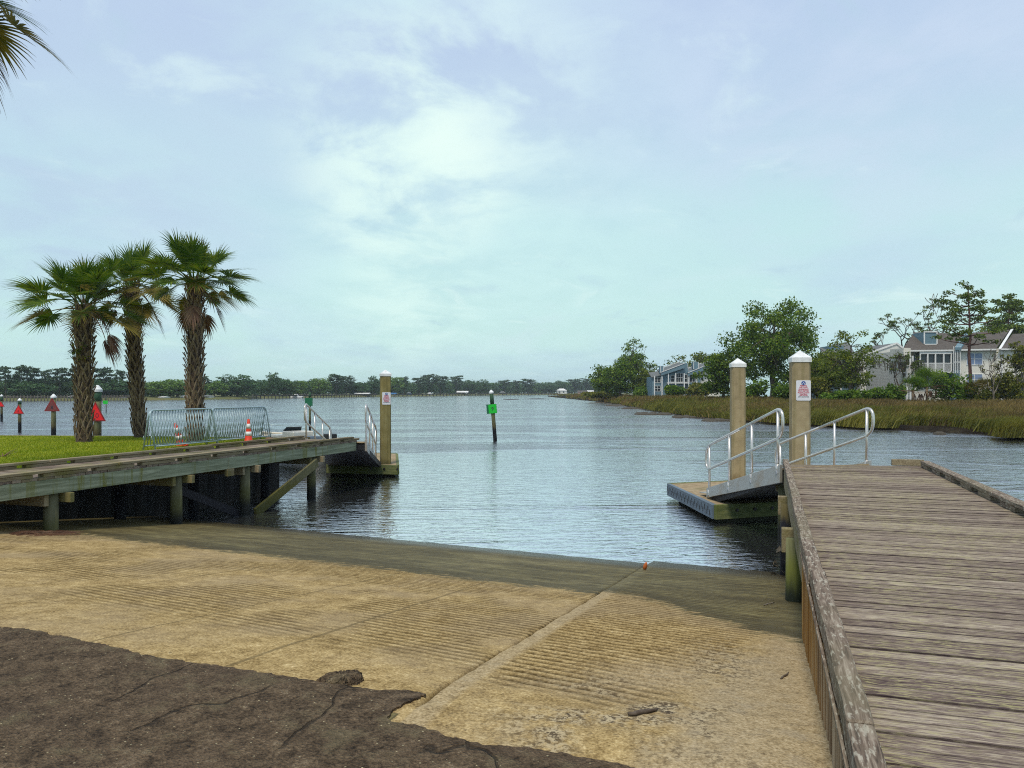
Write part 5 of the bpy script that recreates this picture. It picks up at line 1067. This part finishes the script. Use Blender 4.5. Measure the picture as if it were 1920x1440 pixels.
def condo_right():
    Y = 100.0; root = thing('condo_building', 'cream condo with brown shingle roofs and blue-grey trim at the right edge', 'building', (0, Y, 0)); k = Y/F; X = lambda px: (px-960)*k; Z = lambda py: CZ-(py-HY)*k; G = 1.0
    w_ = MB(); w_.bb(X(1697), X(1790), .8, 11, G, Z(657)); w_.bb(X(1790), X(1864), .0, 11, G, Z(655)); w_.bb(X(1864), X(1975), -.5, 11, G, Z(654)); w_.bb(X(1690), X(1703), -.6, 3, Z(668), Z(653)); w_.build('wall', M['cream'], root)
    R_ = lambda py, y: Z(py)   # rows are drawn for the front plane; set-back points are raised to their real height
    def back(px, py, y): s_ = (Y+y)/Y; return ((px-960)*k*s_, y, CZ-(py-HY)*k*s_)
    roofslab(root, (X(1689), -.4, Z(656.5)), (X(1788), -.4, Z(655.5)), back(1816, 626, 5), back(1714, 623, 5), 'shingle', trim='white')
    roofslab(root, (X(1792), -.6, Z(655)), (X(1862), -.6, Z(654)), back(1893, 618, 5), back(1819, 624, 5), 'shingle', trim='white')
    roofslab(root, (X(1867), -1, Z(654)), (X(1980), -1, Z(653)), back(1985, 623, 5), back(1899, 626, 5), 'shingle', trim='white')
    f = MB(); f.extr([(X(1784), -.75, Z(657)), (X(1796), -.75, Z(657)), back(1822, 624, 4.9), back(1812, 624, 4.9)], (0, 0, .35)); f.build('parapet', M['bluegrey'], root)
    f = MB(); f.extr([(X(1862), -1.1, Z(656)), (X(1867), -1.1, Z(656)), back(1900, 618, 4.9), back(1895, 619, 4.9)], (0, 0, .10)); f.build('parapet', M['white'], root)
    d = MB(); p = back(1732, 646, 1.4); q = back(1757, 623, 1.4); d.bb(p[0], q[0], 1.4, 4.4, p[2]-.8, q[2]); d.build('roof_vent_box', M['bluegrey'], root)
    d = MB()
    for x0, x1, z0, z1 in ((p[0]-.02, p[0]+.12, p[2], q[2]), (q[0]-.12, q[0]+.02, p[2], q[2]), (p[0]-.02, q[0]+.02, q[2]-.02, q[2]+.12), (p[0]-.02, q[0]+.02, p[2]-.05, p[2]+.08)): d.bb(x0, x1, 1.3, 1.396, z0, z1)
    d.build('vent_trim', M['white'], root)
    # screened balcony
    b = MB(); x0, x1 = X(1722), X(1783); b.bb(x0, x1, -.35, -.2, Z(664), Z(659))
    for px in (1723, 1737, 1751.5, 1767, 1781): b.bb(X(px)-.08, X(px)+.08, -.35, -.2, Z(697), Z(664))
    b.bb(x0, x1, -.36, -.26, Z(682), Z(680.5)); b.bb(x0, x1, -.36, -.2, Z(699), Z(697)); b.build('balcony_frame', M['white'], root)
    g = MB(); g.bb(x0, x1, -.15, .76, Z(697), Z(663)); g.build('screen_porch', M['glass'], root)
    r = MB()
    for i in range(34): x = x0+(x1-x0)*(i+.5)/34; r.bb(x-.025, x+.025, -.33, -.29, Z(696.8), Z(682.2))
    r.build('balustrade', M['white'], root)
    c = MB(); c.bb(X(1784), X(1795), -.55, .75, G, Z(657.5)); co_ = c.build('screened_corner', M['bluegrey'], root)
    m = MB()
    for px in (1783.5, 1787, 1791, 1795.3): m.bb(X(px)-.05, X(px)+.05, -.6, -.552, Z(700), Z(650))
    m.bb(X(1784), X(1795), -.62, -.602, Z(680), Z(678.5)); m.build('mullion', M['white'], co_)
    gg = MB(); gg.bb(X(1784.6), X(1794.4), -.57, -.553, Z(694), Z(660)); gg.build('pane', M['glass'], co_)
    window(root, X(1813), X(1841), Z(683.5), Z(662.5), 0, 'white', 'glassblue', 2, 2, .1); window(root, X(1901), X(1928), Z(680), Z(660), -.5, 'white', 'glassblue', 2, 2, .1); window(root, X(1718), X(1721), Z(686), Z(665), .8, 'white', 'glassblue', 1, 1, .08)
    window(root, X(1725), X(1760), Z(730), Z(706), .8, 'white', 'glass', 3); window(root, X(1813), X(1841), Z(722), Z(702), 0, 'white', 'glassblue', 2, 2, .1)
    dp = MB()
    for px in (1872, 1873.6): dp.bb(X(px)-.05, X(px)+.05, -.6, -.503, G, Z(655))
    dp.build('downpipe', M['white'], root)
    st = MB()
    for px, y in ((1684, -2.2), (1690, -2.2), (1702, -1.2)): st.bb(X(px)-.09, X(px)+.09, y-.09, y+.09, G, Z(668 if px > 1685 else 686))
    st.bb(X(1684), X(1703), -2.3, .7, Z(700), Z(698)); st.bb(X(1684), X(1703), -2.3, -2.2, Z(687), Z(685.5))
    for i in range(14): x = X(1684)+(X(1703)-X(1684))*i/13; st.bb(x-.03, x+.03, -2.28, -2.22, Z(698), Z(687))
    st.build('porch_stair', M['white'], root)
condo_right()
def condo_middle():
    Y = 116.0; root = thing('condo_building', 'pale grey gabled condo half hidden behind the light green tree', 'building', (0, Y, 0)); k = Y/F; X = lambda px: (px-960)*k; Z = lambda py: CZ-(py-HY)*k; G = 1.0
    w_ = MB(); w_.extr([(X(1614), 0, G), (X(1692), 0, G), (X(1692), 0, Z(654)), (X(1681), 0, Z(645)), (X(1614), 0, Z(669))], (0, 9, 0)); w_.build('wall', M['greysiding'], root)
    t = MB(); t.beam((X(1613), -.08, Z(668)), (X(1681), -.08, Z(643.5)), .12, .25); t.beam((X(1681.2), -.08, Z(643.5)), (X(1693), -.08, Z(653)), .12, .25); t.bb(X(1613), X(1614.8), -.12, -.003, G, Z(669.5)); t.build('barge_board', M['white'], root)
    b = MB(); b.bb(X(1549), X(1613), 1.5, 9, G, Z(672)); b.build('wing_wall', M['bluegrey'], root)
    roofslab(root, (X(1546), .9, Z(673)), (X(1613), .9, Z(668)), (X(1632), 8, Z(634)), (X(1578), 8, Z(646)), 'greyroof', trim='white')
    roofslab(root, (X(1613), -.1, Z(668)), (X(1613), 9, Z(668)), (X(1681), 9, Z(643)), (X(1681), -.1, Z(643)), 'greyroof'); roofslab(root, (X(1694), -.1, Z(654)), (X(1694), 9, Z(654)), (X(1681), 9, Z(643)), (X(1681), -.1, Z(643)), 'greyroof')
    g = MB(); g.bb(X(1580), X(1606), 4.5, 8.5, Z(668), Z(645)); g.build('clerestory', M['bluegrey'], root)
    window(root, X(1600), X(1609), Z(700), Z(680), 1.5, 'white', 'glass', 2); window(root, X(1576), X(1592), Z(700), Z(680), 1.5, 'white', 'glass', 2)
    p = MB()
    for px in (1550, 1580, 1597): p.bb(X(px)-.1, X(px)+.1, .6, .8, G, Z(676))
    p.bb(X(1549), X(1612), .6, 1.45, Z(706), Z(704)); p.build('porch', M['white'], root)
condo_middle()
def condo_left():
    Y = 172.0; root = thing('condo_building', 'blue-grey condo row with rising shed roofs and white columns', 'building', (0, Y, 0)); k = Y/F; X = lambda px: (px-960)*k; Z = lambda py: CZ-(py-HY)*k; G = 1.1
    w_ = MB(); w_.extr([(X(1243), 0, G), (X(1290), 0, G), (X(1290), 0, Z(690)), (X(1243), 0, Z(703))], (0, 9, 0)); w_.extr([(X(1290.2), -.4, G), (X(1312), -.4, G), (X(1312), -.4, Z(690)), (X(1290.2), -.4, Z(697))], (0, 9, 0)); w_.build('wall', M['bluegrey'], root)
    w_ = MB(); w_.extr([(X(1312.2), .2, G), (X(1350), .2, G), (X(1350), .2, Z(688)), (X(1312.2), .2, Z(700))], (0, 9, 0)); w_.build('end_wall', M['cream'], root)
    w_ = MB(); w_.bb(X(1224), X(1242.8), .6, 8, G, Z(706)); w_.build('wing_wall', M['bluegrey'], root)
    for a, b, c, d in (((1238, 699), (1282, 682), 9, 6), ((1288, 700), (1344, 677), 9, 6)):
        roofslab(root, (X(a[0]), -.9, Z(a[1])), (X(b[0]), -.9, Z(b[1])), (X(b[0]+8), c, Z(b[1]-5)), (X(a[0]+8), c, Z(a[1]-8)), 'greyroof')
        f = MB(); f.extr([(X(a[0]), -1, Z(a[1]+5.5)), (X(b[0]), -1, Z(b[1]+8)), (X(b[0]), -1, Z(b[1])+.05), (X(a[0]), -1, Z(a[1])+.05)], (0, .09, 0)); f.build('shed_end', M['bluegrey'], root)
        f = MB(); f.beam((X(a[0]), -1.05, Z(a[1])+.1), (X(b[0]), -1.05, Z(b[1])+.1), .1, .14); f.beam((X(a[0])+1, 5, Z(a[1]-9)+.1), (X(b[0])+1, 5, Z(b[1]-7)+.1), .1, .14); f.build('fascia', M['white'], root)
    roofslab(root, (X(1222), .2, Z(707)), (X(1243), .2, Z(702)), (X(1246), 7, Z(694)), (X(1226), 7, Z(697)), 'greyroof')
    for px0, px1, t_, b_ in ((1239, 1244.5, 686, 700), (1282, 1290, 681, 704), (1301, 1309.5, 678.5, 692)):
        c = MB(); c.bb(X(px0), X(px1), .2, 2.2, Z(b_), Z(t_)); c.build('chimney', M['bluegrey'], root, bevel=.02); d = MB(); d.bb(X(px1)-.05, X(px1)+.07, .1, .197, Z(b_), Z(t_)); d.bb(X(px0)-.07, X(px0)+.05, .1, .197, Z(b_), Z(t_)); d.build('chimney_trim', M['white'], root)
    for x0, x1, t_, b_, nx in ((1267, 1280, 700, 716, 3), (1283, 1288, 703, 716, 1), (1292, 1302, 698, 716, 2), (1258, 1264.5, 704, 716, 1), (1267, 1280, 724, 733, 2), (1283, 1288, 724, 733, 1), (1292, 1302, 724, 733, 2), (1315, 1319, 703, 712, 1)):
        window(root, X(x0), X(x1), Z(b_), Z(t_), -.4 if x0 > 1290 and x0 < 1310 else 0 if x0 < 1290 else .2, 'white', 'glass', nx, 2, .08)
    window(root, X(1228), X(1239), Z(717), Z(708), .6, 'white', 'glass', 2, 2, .08); window(root, X(1228), X(1239), Z(733), Z(724), .6, 'white', 'glass', 2, 2, .08)
    for px in (1226, 1240, 1252, 1265.5, 1281.5, 1290, 1305): c = MB(); c.bb(X(px)-.11, X(px)+.11, -.85, -.65, G, Z(700 if px > 1250 else 705)); c.build('column', M['white'], root)
    b = MB(); b.bb(X(1250), X(1291), -.7, -.02, Z(719), Z(717.2)); b.build('balcony_slab', M['white'], root)
condo_left()

# ------------------------------------------------------------------ far bank
SH = [(-200, 753), (0, 752), (300, 750), (450, 748), (600, 745.3), (750, 743.2), (900, 741.3), (1000, 740.4), (1110, 739.8), (1300, 739.5)]
def shore(px): y = np.interp(px, [a for a, _ in SH], [b for _, b in SH]); return F*CZ/(y-HY)
def build_far_bank():
    xs = list(range(-400, 1420, 20)); v = []; n = len(xs)
    for dz, dd in ((-.5, -3), (.5, 0), (.9, 10), (1.2, 120), (1.2, 400)):
        for px in xs: Y = shore(px)+dd; v.append(((px-960)/F*Y, Y, dz))
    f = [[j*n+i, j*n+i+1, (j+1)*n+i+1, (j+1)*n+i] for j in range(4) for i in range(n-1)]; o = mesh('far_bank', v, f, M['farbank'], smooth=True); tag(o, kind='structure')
build_far_bank()
def far_wood():
    rng = np.random.default_rng(77); cs = []; sz = []
    for px in np.arange(-60, 1260, 2.0):
        Y0 = float(shore(px)); top = np.interp(px, [-60, 60, 150, 200, 260, 300, 360, 400, 480, 520, 600, 680, 720, 800, 850, 900, 1000, 1110, 1260], [712, 711, 709, 713, 716, 717, 719, 716, 715, 713, 714, 720, 716, 716, 715, 719, 720, 716, 722])
        top += -3+(vnoise(np.array(px*.07), np.array(0.5), 3, 3)-.5)*7
        for r_ in range(2):
            Y = Y0*(1.06+.05*r_)+rng.uniform(0, 8); H = (HY-top)/F*Y+CZ-1.0; k = int(64)
            for q in range(2):
                cz = H*rng.uniform(.15, .80)+.8; c = rng.normal(size=(k//2+10, 3)); c /= np.linalg.norm(c, axis=1)[:, None]; c *= (rng.random(len(c))**.4)[:, None]; rx = Y*.0055; c *= np.array([rx, rx, max(.9, H*.20)]); c += np.array([(px-960)/F*Y+rng.uniform(-1, 1), Y, cz]); cs.append(c); sz.append(np.full(len(c), Y*.0020))
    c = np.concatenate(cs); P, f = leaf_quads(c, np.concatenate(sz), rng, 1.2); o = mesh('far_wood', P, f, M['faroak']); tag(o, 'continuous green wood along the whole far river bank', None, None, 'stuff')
far_wood()
def far_trees():
    K = {}
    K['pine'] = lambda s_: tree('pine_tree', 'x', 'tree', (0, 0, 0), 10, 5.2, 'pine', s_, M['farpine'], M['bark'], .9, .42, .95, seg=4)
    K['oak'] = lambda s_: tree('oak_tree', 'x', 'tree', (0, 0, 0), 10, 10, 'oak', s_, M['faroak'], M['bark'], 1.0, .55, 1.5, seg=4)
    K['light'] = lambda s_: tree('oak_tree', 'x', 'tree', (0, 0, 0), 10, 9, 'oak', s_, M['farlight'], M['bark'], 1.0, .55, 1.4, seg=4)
    protos = {}
    g1 = 'pines standing clear above the far wood'; g2 = 'trees along the far river bank'
    L_ = [(10, 688, 26, 'pine', 'far pine with bare trunk at the left picture edge'), (41, 685, 30, 'pine', 'far pine above the small red triangle marker'), (64, 689, 22, 'pine', 'slender far pine second left of the maroon marker'), (86, 694, 26, 'pine', 'far pine just left of the maroon marker'),
          (112, 691, 34, 'pine', 'broad far pine between maroon marker and shortest palm'), (140, 688, 24, 'pine', 'far pine partly hidden by the shortest palm trunk'), (194, 690, 40, 'pine', 'far pine right above the large red triangle'), (224, 694, 22, 'pine', 'small far pine left of the middle palm trunk'),
          (60, 716, 70, 'oak', 'low far tree behind the small red markers'), (170, 711, 60, 'oak', 'far tree behind the shortest palm trunk'), (232, 713, 60, 'oak', 'far green tree just left of the middle palm trunk'), (300, 713, 52, 'light', 'yellow-green far tree right of the middle palm trunk'), (332, 710, 56, 'light', 'bright green far tree left of the tallest palm trunk'), (384, 706, 22, 'pine', 'thin far pine right of the tallest palm trunk'), (402, 714, 40, 'light', 'far tree between tallest palm and the big round tree'),
          (445, 703, 78, 'oak', 'biggest round-headed dark tree of the far bank'), (513, 699, 30, 'oak', 'tall dark far tree with rounded head left of the green square marker'), (536, 710, 40, 'oak', 'far tree above the moored boat'), (560, 712, 34, 'light', 'far tree left of the dark green square marker'), (600, 708, 40, 'light', 'far tree above the left gangway rail'), (630, 702, 34, 'pine', 'flat-topped far pine right of the left gangway rail'), (650, 705, 30, 'pine', 'second flat-topped far pine left of the dark pile'),
          (676, 717, 40, 'oak', 'low far tree left of the dark pile'), (703, 706, 30, 'oak', 'dark far tree touching the left side of the dark pile'), (741, 706, 30, 'light', 'far tree touching the right side of the dark pile'), (758, 707, 18, 'pine', 'small round-topped far pine right of the dark pile'), (787, 708, 28, 'pine', 'far pine in the taller group right of the dark pile'), (806, 702, 30, 'pine', 'tallest far pine between dark pile and leaning post'), (826, 705, 28, 'pine', 'far pine right of the tallest one before the leaning post'),
          (856, 705, 32, 'pine', 'far pine left of the leaning green-marked post'), (884, 713, 34, 'oak', 'far tree just left of the leaning post'), (905, 712, 30, 'oak', 'far tree touching the leaning post at left'), (945, 713, 26, 'pine', 'far pine right of the leaning post'), (968, 714, 16, 'pine', 'small far pine above the mud bars'), (990, 711, 34, 'pine', 'broad far pine above the mud bars'), (1030, 717, 30, 'oak', 'far tree left of the white waterfront house'), (1052, 714, 24, 'oak', 'far tree right above the white waterfront house'), (1078, 711, 30, 'pine', 'far pine right of the white waterfront house'), (1100, 710, 30, 'pine', 'last far pine before the right bank begins')]
    rnd = random.Random(6)
    for px, top, wpx, kd, lab in L_:
        key = (kd, rnd.randrange(3)); Y = float(shore(px))*(1.035 if kd != 'pine' else 1.055)
        if key not in protos: protos[key] = o = K[kd](300+13*key[1]+len(kd))
        else: o = copy_tree(protos[key])
        o.location = at(px, Y, .9); H = th(top, Y, .9); wd = wpx*Y/F; base = {'pine': 5.2, 'oak': 10, 'light': 9}[kd]; o.scale = (wd/base*1.12, wd/base*1.12, H/10*1.02); o.rotation_euler = (0, 0, rnd.uniform(0, 6.28)); tag(o, lab, 'tree', g1 if kd == 'pine' else g2)
far_trees()
def far_house(label, px, yb, wpx, hpx, m, roof, hip=True, cat='house', name='waterfront_house', open_=False, Y=None):
    Y = Y or float(shore(px))*1.012; k = Y/F; p = PY(px, yb, Y); root = thing(name, label, cat, (p.x, p.y, p.z)); w_, h = wpx*k, hpx*k
    if open_:
        for sx in (-1, 1):
            for sy in (0, 1): b = MB(); b.bb(sx*w_*.42-.12, sx*w_*.42+.12, sy*3-.12, sy*3+.12, -1.5, h*.6); b.build('post', M['greywood'], root)
    else:
        b = MB(); b.bb(-w_/2, w_/2, 0, 5, -1.2, h*.6); b.build('wall', M[m], root)
        for i in range(2): x = (-.2+.4*i)*w_; window(root, x-w_*.08, x+w_*.08, h*.15, h*.45, 0, 'white', 'glass', 2, 1, .08)
    r = MB(); o = w_*.55; z = h*.6+.01; a = w_*.2 if hip else w_*.55
    r.add([(-o, -.5, z), (o, -.5, z), (o, 5.5, z), (-o, 5.5, z), (-a, 2.5, h), (a, 2.5, h)], [[3, 2, 1, 0], [0, 1, 5, 4], [1, 2, 5], [2, 3, 4, 5], [3, 0, 4]]); r.build('roof', M[roof], root); return root
far_house('teal boathouse on the far bank left of the shortest palm', 139, 750.5, 30, 8.5, 'teal', 'white', False, 'boathouse', 'boathouse')
far_house('white hip-roofed house on the far bank left of the marsh tip', 1053, 738, 19, 9.5, 'white', 'white', True)
far_house('pinkish low house on the far bank beside the marsh tip', 1092, 738.2, 17, 6, 'brick', 'shingle', False)
far_house('low white-roofed house on the far bank right of the pinkish one', 1107, 738, 12, 6, 'bluegrey', 'white', False)
far_house('long pale-roofed boat shelter on the far bank left of the leaning post', 867, 740, 20, 7, 'white', 'white', False, 'boat shelter', 'boat_shelter', True)
far_house('small round-roofed pavilion on the far bank right of the leaning post', 942, 740.5, 11, 7, 'white', 'greyroof', True, 'pavilion', 'pavilion', True)
far_house('white cottage on the far bank seen left of the tallest palm trunk', 344, 747, 13, 6, 'white', 'white', False)
far_house('pale cottage on the far bank right of the tallest palm trunk', 385, 747, 14, 6.5, 'greysiding', 'greyroof', True)
far_house('long low white shelter on the far bank left of the dark pile', 678, 741.5, 26, 5, 'white', 'white', False, 'boat shelter', 'boat_shelter', True)
far_house('blue waterside shed on the far bank right of the dark pile', 766, 740.5, 7, 5.5, 'bluewall', 'greyroof', True, 'shed', 'shed')
far_house('blue low shelter on the far bank touching the dark pile', 737, 741, 10, 4.5, 'bluewall', 'bluewall', False, 'shed', 'shed')
far_house('small white shed on the far bank between blue shed and leaning post', 805, 740.5, 7, 4.5, 'white', 'white', True, 'shed', 'shed')
far_house('small white cottage on the far bank above the nearer barriers', 302, 748, 10, 5, 'white', 'white', False)
far_house('tiny white shed on the far bank behind the large red triangle', 226, 749, 8, 5, 'white', 'greyroof', True)
def far_dock(label, x0, x1, npile):
    a, b = shore(x0)*.985, shore(x1)*.985; A = Vector(((x0-960)/F*a, a, 0)); B = Vector(((x1-960)/F*b, b, 0)); root = thing('far_dock', label, 'dock', tuple((A+B)/2), 0, 'long docks on the far bank'); c = (A+B)/2; A, B = A-c, B-c
    k = MB(); k.beam(A+Vector((0, 0, 1.35)), B+Vector((0, 0, 1.35)), 1.6, .22); k.build('walkway', M['greywood'], root); k = MB(); k.beam(A+Vector((0, -.9, 1.05)), B+Vector((0, -.9, 1.05)), .12, .28); k.build('side_beam', M['greywood'], root)
    for i in range(npile):
        p = A.lerp(B, i/(npile-1)); t = MB(); q = p+Vector((0, -.95, 0)); t.tube([q+Vector((0, 0, -1)), q+Vector((0, 0, 1.6))], .17*a/250, 6); t.build('pile', M['greywood'], root, True)
far_dock('long dark dock with many piles at the left of the far bank', -10, 250, 44); far_dock('pile dock on the far bank between tallest palm and dark pile', 475, 705, 44); far_dock('long pile dock on the far bank between dark pile and leaning post', 740, 915, 30); far_dock('low dock on the far bank right of the leaning post', 935, 1045, 18)
def far_boat():
    Y = float(shore(557))*.97; p = PZ(557, 746.5, 0); p = Vector(((557-960)/F*Y, Y, 0)); root = thing('motor_boat', 'small white motor boat off the far bank left of the green square marker', 'boat', tuple(p)); b = MB()
    b.extr([(-2.6, -.9, .1), (2.2, -.9, .1), (2.9, -.9, .9), (-2.6, -.9, .8)], (0, 1.8, 0)); b.build('hull', M['white'], root, bevel=.1); c = MB(); c.extr([(-1.2, -.6, .82), (.6, -.6, .82), (.2, -.6, 1.7), (-1.1, -.6, 1.7)], (0, 1.2, 0)); c.build('cabin', M['white'], root, bevel=.05)
far_boat()

# ------------------------------------------------------------------ small things on the ramp
def stick(name, label, p0, p1, r, m, cat, z=None, seed=1):
    rnd = random.Random(seed); a, b = Vector(p0), Vector(p1); n = 7; P = [a.lerp(b, i/n)+Vector((rnd.uniform(-.006, .006), rnd.uniform(-.006, .006), r*.8)) for i in range(n+1)]; k = MB(); k.tube(P, [r*(.35+.65*math.sin(math.pi*min(1, .15+i/n*.85))) for i in range(n+1)], 7); o = k.build(name, m, smooth=True); tag(o, label, cat); return o
def gp(px, py):
    d = Vector(((px-960)/F, 1, -(py-HY)/F)); t = 1.0
    for i in range(40):
        p = d*t; v, u = VU((p.x, p.y)); z = float(prof(np.array(s_of(v, u))))+(.024 if v > -1.68 else 0); t += (CZ+p.z-z)*1.2
    p = d*t; return Vector((p.x, p.y, z))
stick('driftwood', 'short grey driftwood chunk lying on the rough concrete', gp(1180, 1343), gp(1234, 1333), .013, M['bark'], 'driftwood')
stick('twig', 'thin dark twig lying near the dock skirt', gp(1464, 1274), gp(1480, 1262), .007, M['bark'], 'twig', seed=4)
stick('twig', 'pale twig lying on the wet algae strip', gp(1432, 1136), gp(1452, 1130), .008, M['barkgrey'], 'twig', seed=5)
def wrack():
    rnd = random.Random(9); b = MB()
    for i in range(120):
        p = gp(rnd.uniform(40, 128), rnd.gauss(1001, 1.6)); a = rnd.gauss(.5, .5); L_ = rnd.uniform(.15, .5); d = Vector((math.cos(a), math.sin(a), 0))*L_/2; b.tube([p-d+Vector((0, 0, .012)), p+Vector((0, 0, .03)), p+d+Vector((0, 0, .012))], .006, 4)
    o = b.build('reed_wrack', M['frond_dry']); tag(o, 'line of dry brown reed wrack at the top of the ramp under the left pier', 'reed wrack', None, 'stuff')
wrack()
p = gp(1208, 1068); b = MB(); b.lathe([(.012, 0), (.034, .02), (.040, .06), (.026, .10), (.010, .12)], seg=12); o = b.build('fishing_float', M['floatorange'], smooth=True); o.location = p; o.scale = (.75, .75, 1); o.rotation_euler = (.3, .2, 0); tag(o, 'small orange fishing float at the water end of the concrete joint', 'fishing float')

# ------------------------------------------------------------------ haze
def build_haze():
    b = MB(); b.bb(-2500, 2500, -70, 3100, -4, 45); m = bpy.data.materials.new('river_haze'); m.use_nodes = True; nt = m.node_tree; nt.nodes.clear()
    o = nt.nodes.new('ShaderNodeOutputMaterial'); v = nt.nodes.new('ShaderNodeVolumePrincipled'); v.inputs['Color'].default_value = (.86, .95, 1, 1); v.inputs['Density'].default_value = .00022; v.inputs['Anisotropy'].default_value = .2
    nt.links.new(v.outputs[0], o.inputs['Volume']); h = b.build('haze', m); tag(h, kind='stuff'); h.display_type = 'WIRE'
build_haze()
